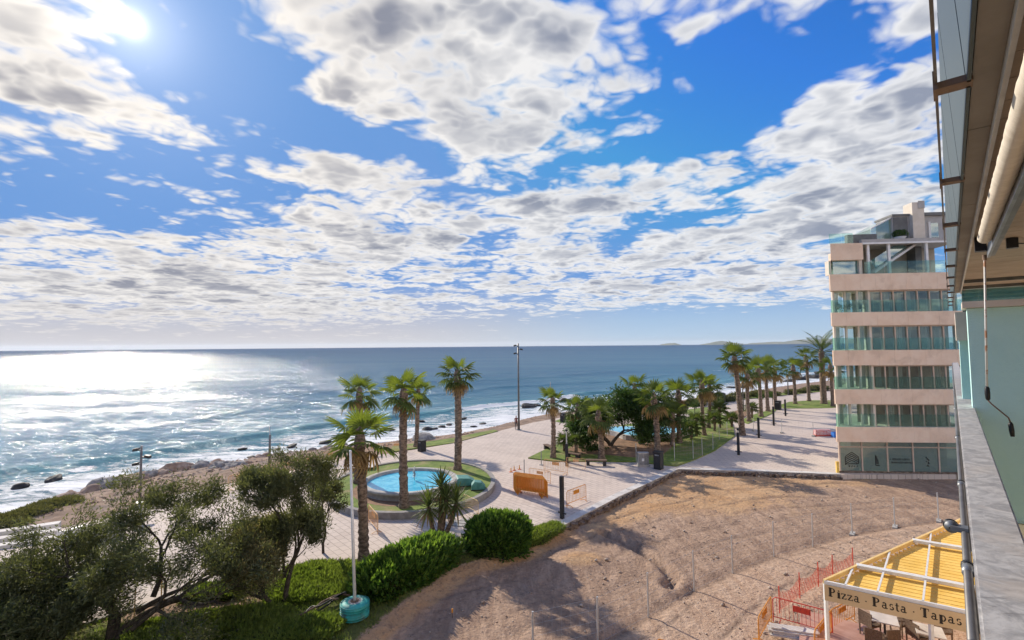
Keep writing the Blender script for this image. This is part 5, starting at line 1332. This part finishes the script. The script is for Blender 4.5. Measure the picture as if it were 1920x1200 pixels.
# fallen barrier and board behind the yucca
p = G(880, 985); bd = thing('paving_board', 'grey boards lying on the paving behind the short hedge', 'board', p)
for k in range(3): MB().obox(p+Vector((-.4+.5*k, .25*k, .02+.0*k)), (1.2, -.35, 0), (.07, .22, 0), (0, 0, .018)).build('plank', 'concrete', bd)

# pale steps at the left end of the promenade
st = thing('sea_steps', 'pale concrete steps with low wall on the promenade behind the spreading trees', 'steps', G(40, 1025))
for k in range(3):
    a, b_ = G(-60, 1018+k*9), G(112, 992+k*9); d = (b_-a).normalized(); e = Vector((d.y, -d.x, 0))
    MB().obox((a+b_)/2+Vector((0, 0, .2-.06*k)), d*(b_-a).length/2, e*.26, Vector((0, 0, .2-.06*k))).build('step', 'pale_stone', st)
a, b_ = G(122, 1018), G(150, 1012); MB().obox((a+b_)/2+Vector((0, 0, .4)), (b_-a)/2, Vector((.15, .35, 0)), Vector((0, 0, .3))).build('end_block', 'white_paint', st)
a, b_ = G(150, 1020), G(225, 1004); MB().obox((a+b_)/2+Vector((0, 0, .3)), (b_-a)/2, Vector((.06, .2, 0)), Vector((0, 0, .3))).build('low_wall', 'concrete', st)
# kerb between the paving and the planted strip
kb = thing('planting_kerb', 'low dark kerb between the pale paving and the planted strip', 'kerb', plant_pts[6])
for (c, d, l) in along([p+Vector((0, 0, 0)) for p in plant_pts[5:]], 1.0):
    MB().obox(c+Vector((0, 0, .03)), d*(l/2-.006), Vector((-d.y, d.x, 0))*.06, Vector((0, 0, .07))).build('kerb_stone', 'stone_wall', kb)

# ------------------------------------------------------------------ white pole in painted tyres, hose
tp = G(665, 1160); tp.z = gz(tp.x, tp.y)-.02
tr = thing('tyre_pole', 'tall white pole set in two teal painted tyres filled with concrete', 'pole', tp)
for k in range(2):
    m = MB(); zc = .17+.30*k; m.lathe(tp+Vector((0, 0, zc)), [(.33+.20*math.cos(a), .15*math.sin(a)) for a in np.linspace(0, 2*math.pi, 13)], 36)
    ty = m.build('tyre', 'tyre_teal', tr, True)
    for j in range(3): MB().lathe(tp+Vector((0, 0, zc-.08+.08*j)), [(.515+.012*(j == 1), -.012), (.538, -.010), (.538, .010), (.515, .012)], 36).build('tread', 'tyre_teal', ty, True)
MB().lathe(tp, [(.46, .40), (.42, .585), (.2, .61), (.001, .61)], 28).build('concrete_fill', 'concrete', tr, True)
MB().lathe(tp+Vector((0, 0, .60)), [(.16, 0), (.16, .03), (.11, .05), (.085, .05)], 18).build('collar', 'corten', tr)
pt_ = AT(657, 848, tp.y)
MB().tube([tp+Vector((0, 0, .55)), tp.lerp(pt_, .5)+Vector((.0, 0, .3)), pt_], [.062, .055, .040], 14).build('pole', 'white_steel', tr, True)
MB().lathe(pt_, [(.05, 0), (.05, .06), (.001, .09)], 10).build('cap', 'white_steel', tr)
for k in range(4):
    r = random.Random(k); pts = []
    for i in range(34):
        t = i/33; x = 470+t*175+18*math.sin(t*9+k*1.7)*(1-t*.4); y = 1196-t*62+9*math.sin(t*12+k*2.1)+(k-1.5)*4*(1-t)
        p = G(x, y); pts.append(Vector((p.x, p.y, gz(p.x, p.y)+.20+.08*math.sin(t*7+k))))
    if k == 0: hs = thing('garden_hose', 'tangle of thin black hoses lying in the grass beside the tyre base', 'hose', pts[0])
    MB().tube(pts, .036, 6).build('hose_strand', 'corten' if k % 2 else 'black_metal', hs, True)
p = G(848, 1142); p.z = gz(p.x, p.y); sk = thing('survey_stake', 'small orange survey stake at the edge of the dug-up street', 'stake', p)
MB().tube([p, p+Vector((0, 0, .32))], .018, 6).build('stake', 'corten', sk); MB().obox(p+Vector((0, 0, .3)), (.03, 0, 0), (0, .03, 0), (0, 0, .07)).build('tip', 'orange', sk)
for (x, y) in ((300,1165),(305,1170),(250,1185),(103,1192)):
    p = G(x, y); p.z = 0; sk = thing('sapling_stake', 'thin pale stake standing in the grass below the spreading tree', 'stake', p, 'stakes in the grass'); MB().tube([p, p+Vector((.03, 0, 1.5))], .022, 6).build('shaft', 'cream_wood', sk); MB().tube([p+Vector((.03, 0, 1.5)), p+Vector((.03, 0, 1.56))], .026, 6).build('cap', 'corten', sk)

# promenade clutter by the block
p = G(1542, 817); ba = thing('barrier_block', 'red and white plastic barrier on the promenade near the block', 'barrier', p)
MB().obox(p+Vector((0, 0, .35)), (.9, .05, 0), (0, .2, 0), (0, 0, .33)).build('body', 'red_white', ba); MB().obox(p+Vector((0, 0, .05)), (.95, .05, 0), (0, .3, 0), (0, 0, .06)).build('foot', 'red_plastic', ba)
p = G(1566, 820); bx_ = thing('blue_crate', 'small blue plastic crate beside the beige block', 'crate', p)
for (dx_, dy_, sx_, sy_) in ((-.27,0,.02,.25),(.27,0,.02,.25),(0,-.23,.25,.02),(0,.23,.25,.02)): MB().obox(p+Vector((dx_, dy_, .28)), (sx_, 0, 0), (0, sy_, 0), (0, 0, .28)).build('side', 'blue_plastic', bx_)
MB().obox(p+Vector((0, 0, .02)), (.27, 0, 0), (0, .24, 0), (0, 0, .02)).build('base', 'blue_plastic', bx_)
for i_, (x, y) in enumerate(((1283,789),(1303,781),(1349,777),(1427,763),(1449,760))):                # clipped round shrubs
    p = G(x, y); to = thing('topiary_shrub', 'dark clipped ball shrub on a stem, %s along the far path from the splash pool' % ORD[i_], 'shrub', p, 'clipped ball shrubs')
    MB().tube([p, p+Vector((0, 0, 1.3))], .05, 6).build('stem', 'bark', to); Cc = rng.normal(size=(420, 3)); Cc /= np.linalg.norm(Cc, axis=1)[:, None]; Cc = Cc*.6*rng.uniform(.6, 1, (420, 1))+np.array([0, 0, 1.7])
    Vq, Fq = leaf_quads(Cc, .22, .1); link('foliage', np_mesh('foliage', Vq, Fq, 'broad_leaf'), to)
for i in range(26):
    x = random.uniform(1290, 1540); y = float(np.interp(x, [1290, 1400, 1490, 1540], [762, 746, 737, 732]))+random.uniform(-3, 2)
    p = G(x, y); hedge('verge_shrub', 'low olive shrub on the seaside verge of the far path', Vector((p.x, p.y, -.1)), (1, 0, 0), random.uniform(2, 4), 1.6, random.uniform(.6, 1.1), 350, 'dune_shrub', (.35,.12))['group'] = 'shrubs on the far verge'

# person at the sea wall
pb_ = G(968, 806)
root = thing('person', 'person in a dark red top standing at the sea wall beside the tallest lamp post', 'person', pb_)
me = bpy.data.meshes.new('body'); J = [((0,0,.93),.15),((0,0,1.15),.135),((0,0,1.38),.15),((0,0,1.50),.06),((0,0,1.56),.065),((0,-.01,1.66),.095),((0,-.01,1.76),.06),
 ((-.09,0,.88),.09),((-.10,-.02,.50),.062),((-.10,.0,.08),.045),((-.10,-.12,.03),.04),((.09,0,.88),.09),((.11,.03,.50),.062),((.11,.05,.08),.045),((.11,-.07,.03),.04),
 ((-.19,0,1.40),.062),((-.25,.03,1.12),.045),((-.22,-.07,.90),.035),((-.215,-.11,.80),.035),((.19,0,1.40),.062),((.25,.03,1.12),.045),((.22,-.07,.90),.035),((.215,-.11,.80),.035)]
Ed = [(0,1),(1,2),(2,3),(3,4),(4,5),(5,6),(0,7),(7,8),(8,9),(9,10),(0,11),(11,12),(12,13),(13,14),(2,15),(15,16),(16,17),(17,18),(2,19),(19,20),(20,21),(21,22)]
me.from_pydata([j[0] for j in J], Ed, []); bo_ = link('body', me, root); sm = bo_.modifiers.new('skin', 'SKIN')
for v, (co, r) in zip(me.skin_vertices[0].data, J): v.radius = (r, r*.8)
me.skin_vertices[0].data[0].use_root = True; bo_.modifiers.new('sub', 'SUBSURF').levels = 1
m_, t_, bs_ = newmat('figure'); tcn = t_.new('ShaderNodeTexCoord'); sz_ = t_.new('ShaderNodeSeparateXYZ'); t_.put(sz_.inputs[0], tcn.outputs['Object'])
cc_ = t_.mix(t_.ramp(sz_.outputs[2], .92, .94), (.03,.03,.04,1), (.16,.035,.03,1)); cc_ = t_.mix(t_.ramp(sz_.outputs[2], 1.50, 1.51), cc_, (.40,.24,.17,1)); cc_ = t_.mix(t_.ramp(sz_.outputs[2], 1.69, 1.70), cc_, (.02,.015,.01,1)); t_.put(bs_.inputs['Base Color'], cc_)
me.materials.append(MATS['figure'])

# ------------------------------------------------------------------ restaurant pergola
PZ = 2.8; CP = G(1545, 1091, PZ); BB = G(1802, 975, PZ); F1 = Vector((.85, -.527, 0)).normalized(); F2 = Vector((.527, .85, 0)).normalized()
LE = (BB-CP); Lf = 7.0
pg = thing('pergola', 'restaurant pergola with yellow slatted roof, white frame and tan sign board', 'pergola', Vector((CP.x, CP.y, -.2)))
def leftpt(t): return CP+LE*t
MB().beam(CP, CP+F1*Lf, .07, .10).build('front_beam', 'white_steel', pg)
MB().beam(CP, BB, .07, .14).build('edge_beam', 'cream_wood', pg)
for t in (.19, .58): MB().beam(leftpt(t)+Vector((0, 0, .05)), leftpt(t)+F1*Lf+Vector((0, 0, .05)), .20, .10).build('cross_beam', 'white_steel', pg)
tot = LE.dot(F2)
def inner(s, t):                                 # s along the front from the left edge at depth t
    return CP+LE*(t/tot)+F1*s
nS = 34
for k in range(nS):
    t = (k+.5)/nS*tot; MB().beam(inner(.05, t)+Vector((0, 0, -.11)), inner(Lf, t)+Vector((0, 0, -.11)), tot/nS*.86, .025).build('slat', 'awning_yellow', pg)
lf = LE.dot(F1)/LE.dot(F2)
for s in (.55, 1.35, 2.4, 3.45, 4.5, 5.5, 6.5):
    a = CP+F1*s; RF = (G(1678, 1010, PZ)-G(1650, 1104, PZ)).normalized(); den = RF.x*LE.y-RF.y*LE.x     # meet the slanted edge
    te = ((CP.x-a.x)*LE.y-(CP.y-a.y)*LE.x)/den if abs(den) > 1e-6 else 9
    te = min(te if te > 0 else 9.0, tot/max(.2, RF.dot(F2)), 9.0); q0 = a; q1 = a+RF*te
    # rafters start on the slanted edge where it lies in front of them
    MB().beam(q0+Vector((0, 0, .02)), q1+Vector((0, 0, .02)), .05, .06).build('rafter', 'white_steel', pg)
sb = MB().beam(CP+F1*.0-F2*.05+Vector((0, 0, -.29)), CP+F1*Lf-F2*.05+Vector((0, 0, -.29)), .03, .48).build('sign_board', 'tan_sign', pg)
for s in (.03, 2.55, 5.2): MB().beam(CP+F1*s+Vector((0, 0, -3.1)), CP+F1*s+Vector((0, 0, -.06)), .09, .09).build('post', 'white_steel', pg)
MB().beam(BB+Vector((0, 0, -3.1)), BB+Vector((0, 0, -.06)), .09, .09).build('post', 'white_steel', pg)
# lettering drawn as strokes: heavy stems, fine serifs
def arc(cx_, cy, rx, ry, a0, a1, n=12): return [(cx_+rx*math.cos(R(a0+(a1-a0)*i/n)), cy+ry*math.sin(R(a0+(a1-a0)*i/n))) for i in range(n+1)]
TH, TN = .26, .09
GL = {
 'P': (.78, [([(.22,0),(.22,1)], TH), ([(.05,.02),(.42,.02)], TN), ([(.05,.98),(.3,.98)], TN), ([(.22,.97)]+arc(.40,.73,.27,.24,90,-90)+[(.22,.49)], .10), (arc(.42,.73,.22,.2,50,-50), .15)]),
 'i': (.36, [([(.18,0),(.18,.62)], TH), ([(.04,.02),(.33,.02)], TN), ([(.05,.62),(.2,.62)], TN), (arc(.18,.84,.04,.04,0,360), .09)]),
 'z': (.54, [([(.07,.62),(.46,.62)], .08), ([(.44,.60),(.09,.04)], .13), ([(.06,.03),(.48,.03)], .08), ([(.47,.0),(.5,.16)], TN), ([(.06,.5),(.05,.65)], TN)]),
 'a': (.60, [([(.40,.0),(.40,.48)]+arc(.26,.48,.14,.15,0,150), .13), (arc(.24,.18,.17,.17,60,330), .11), ([(.40,.06),(.47,.0),(.56,.06)], TN)]),
 's': (.48, [(arc(.24,.48,.15,.14,40,230), .10)+(()), (arc(.24,.17,.16,.16,70,-150), .12)]),
 't': (.42, [([(.18,.86),(.18,.12)]+arc(.27,.12,.09,.1,180,310), .14), ([(.03,.62),(.37,.62)], TN)]),
 'T': (.80, [([(.40,0),(.40,.97)], TH), ([(.24,.02),(.56,.02)], TN), ([(.05,.96),(.75,.96)], .09), ([(.06,.98),(.03,.72)], .06), ([(.74,.98),(.77,.72)], .06)]),
 'p': (.64, [([(.17,-.28),(.17,.62)], TH), ([(.03,-.27),(.33,-.27)], TN), ([(.03,.62),(.18,.62)], TN), (arc(.36,.31,.17,.29,140,-140), .11), (arc(.40,.31,.14,.22,50,-50), .13)]),
 '.': (.5, [(arc(.25,.32,.035,.035,0,360), .08)]), ' ': (.22, [])}
def letters(text, o, ex, ez, nrm, hgt, parent):
    x = 0
    for ch in text:
        wd0, strokes = GL[ch]; m = MB()
        for pts, w_ in strokes:
            for (x0, y0), (x1, y1) in zip(pts[:-1], pts[1:]):
                p0 = o+ex*((x+x0)*hgt)+ez*(y0*hgt); p1 = o+ex*((x+x1)*hgt)+ez*(y1*hgt); dv = p1-p0
                if dv.length < 1e-5: continue
                dv.normalize(); u = nrm.cross(dv)*w_*hgt/2; e = dv*w_*hgt*.22; jn = nrm*random.uniform(.0, .0012)
                m.add([p0-u-e+jn, p1-u+e+jn, p1+u+e+jn, p0+u-e+jn], [(0, 1, 2, 3)])
        if m.v: m.build('letter', 'letter_black', parent)
        x += wd0*1.17
    return x*hgt
o_t = CP-F2*.069+F1*.10+Vector((0, 0, -.37)); letters('Pizza . Pasta . Tapas', o_t, F1, Vector((0, 0, 1)), -F2, .25, sb)
# terrace under it
tf = MB().obox(CP+F1*3.2+F2*1.6+Vector((0, 0, -PZ-.16)), F1*4.0, F2*2.4, Vector((0, 0, .08)))
pm('terrace_tile', (.46,.25,.18), (.54,.32,.24), 3, .7, .1)
struct(tf.build('terrace_floor', 'terrace_tile'))
def table(p, label):
    root = thing('cafe_table', label, 'table', p, 'cafe tables under the pergola'); MB().obox(p+Vector((0, 0, .73)), F1*.38, F2*.38, Vector((0, 0, .02))).build('top', 'pale_stone', root)
    MB().tube([p, p+Vector((0, 0, .72))], .035, 8).build('stem', 'black_metal', root); MB().lathe(p, [(.24, 0), (.24, .025), (.03, .05)], 14).build('base', 'black_metal', root)
def chair(p, ang, label):
    root = thing('wicker_chair', label, 'chair', p, 'wicker chairs under the pergola'); d = Vector((math.cos(ang), math.sin(ang), 0)); e = Vector((-d.y, d.x, 0))
    MB().obox(p+Vector((0, 0, .43)), d*.23, e*.24, Vector((0, 0, .035))).build('seat', 'wicker', root)
    m = MB()
    pts = [p-d*.22+e*.24*math.sin(t)+d*.02*math.cos(t) for t in np.linspace(-1.4, 1.4, 9)]
    for q, r_ in zip(pts[:-1], pts[1:]): m.beam((q+Vector((0, 0, .66))), (r_+Vector((0, 0, .66))), .03, .42)
    m.build('backrest', 'wicker', root)
    for sg in (-1, 1):
        MB().beam(p+e*sg*.26-d*.2+Vector((0, 0, .64)), p+e*sg*.26+d*.2+Vector((0, 0, .64)), .05, .035).build('arm', 'wicker', root)
        for s2 in (-1, 1): MB().beam(p+e*sg*.22+d*s2*.2, p+e*sg*.22+d*s2*.2+Vector((0, 0, .64 if s2 > 0 else .42)), .035, .035).build('leg', 'wicker', root)
zf = -.08
def TP(px, py): p = G(px, py, zf); return p
table(TP(1660, 1200), 'square pale cafe table under the sign between wicker chairs'); table(TP(1745, 1225), 'pale cafe table by the inner pergola post')
for (x, y, a, lb) in ((1632,1192,.3,'brown wicker armchair nearest the corner post of the pergola'),(1668,1225,1.6,'brown wicker armchair pushed to the front of the square table'),(1690,1190,3.3,'brown wicker armchair between the two cafe tables, facing the corner'),(1722,1215,.2,'brown wicker armchair facing the table by the inner post'),(1765,1205,3.0,'brown wicker armchair beyond the table by the inner post'),(1640,1225,.9,'brown wicker armchair beside the orange barrier under the sign')): chair(TP(x, y), a, lb)
# barriers and net by the terrace
a, b_ = G(1470, 1172, -.3), G(1540, 1192, -.3); barrier((a+b_)/2, b_-a, 'red_plastic', 'red steel barrier at the corner of the terrace', sc=.9)
a, b_ = G(1556, 1190, -.3), G(1605, 1162, -.3); barrier((a+b_)/2, b_-a, 'orange', 'orange barrier standing under the pergola corner', sc=.8)
a, b_ = G(1420, 1215, -.3), G(1450, 1160, -.3); barrier((a+b_)/2, b_-a, 'orange', 'orange barrier beside the stacked white boards', sc=.9)
a, b_ = G(1530, 1235, -.3), G(1560, 1195, -.3); barrier((a+b_)/2, b_-a, 'orange', 'orange barrier leaning at the foot of the pergola post', sc=.9)
a, b_ = G(1262, 1268, -.3), G(1330, 1285, -.3); barrier((a+b_)/2, b_-a, 'orange', 'orange barrier out on the smoothed track')
p = G(1488, 1196, -.25); bd = thing('board_stack', 'stack of pale boards beside the red barrier', 'boards', p)
for k in range(4): MB().obox(p+Vector((.12*(k % 2), .05*k, .06+.055*k)), Vector((.75, -.22, 0)), Vector((.05, .16, 0)), Vector((0, 0, .024))).build('board', 'pale_stone', bd)
# orange safety net strung on stakes
nt0 = [G(1462, 1150, -.3), G(1500, 1122, -.3), G(1535, 1100, -.3), G(1562, 1085, -.3), G(1600, 1070, -.3)]
nt_ = thing('safety_net', 'sagging orange safety net strung on stakes beside the pergola', 'net', nt0[0])
for p in nt0: MB().tube([p, p+Vector((0, 0, 1.05))], .02, 6).build('stake', 'red_plastic', nt_)
for a, b_ in zip(nt0[:-1], nt0[1:]):
    m = MB(); n = 24
    for r_ in range(9):
        pts = [a.lerp(b_, i/n)+Vector((0, 0, .12+.09*r_-.22*math.sin(math.pi*i/n)*r_/8+.02*math.sin(i*1.3+r_))) for i in range(n+1)]
        m.tube(pts, .006, 3, False)
    for i in range(n+1):
        m.tube([a.lerp(b_, i/n)+Vector((.02*math.sin(i*2+r_), 0, .12+.09*r_-.22*math.sin(math.pi*i/n)*r_/8)) for r_ in range(9)], .005, 3, False)
    m.build('net_panel', 'net_orange', nt_)

# ------------------------------------------------------------------ sea air: thin even haze over everything
hz_o = MB().box(-60000, 60000, -60000, 60000, -30, 420).build('haze', 'hill'); hz_o['kind'] = 'stuff'; hz_o['label'] = 'thin pale sea haze over the whole view'; hz_o['category'] = 'haze'
hm = bpy.data.materials.new('haze'); hm.use_nodes = True; hn = hm.node_tree.nodes; hn.clear()
ho = hn.new('ShaderNodeOutputMaterial'); pv = hn.new('ShaderNodeVolumePrincipled')
pv.inputs['Color'].default_value = (.86, .92, 1.0, 1); pv.inputs['Density'].default_value = 1.6e-5; pv.inputs['Anisotropy'].default_value = .2
hm.node_tree.links.new(pv.outputs[0], ho.inputs['Volume']); hz_o.data.materials.clear(); hz_o.data.materials.append(hm)
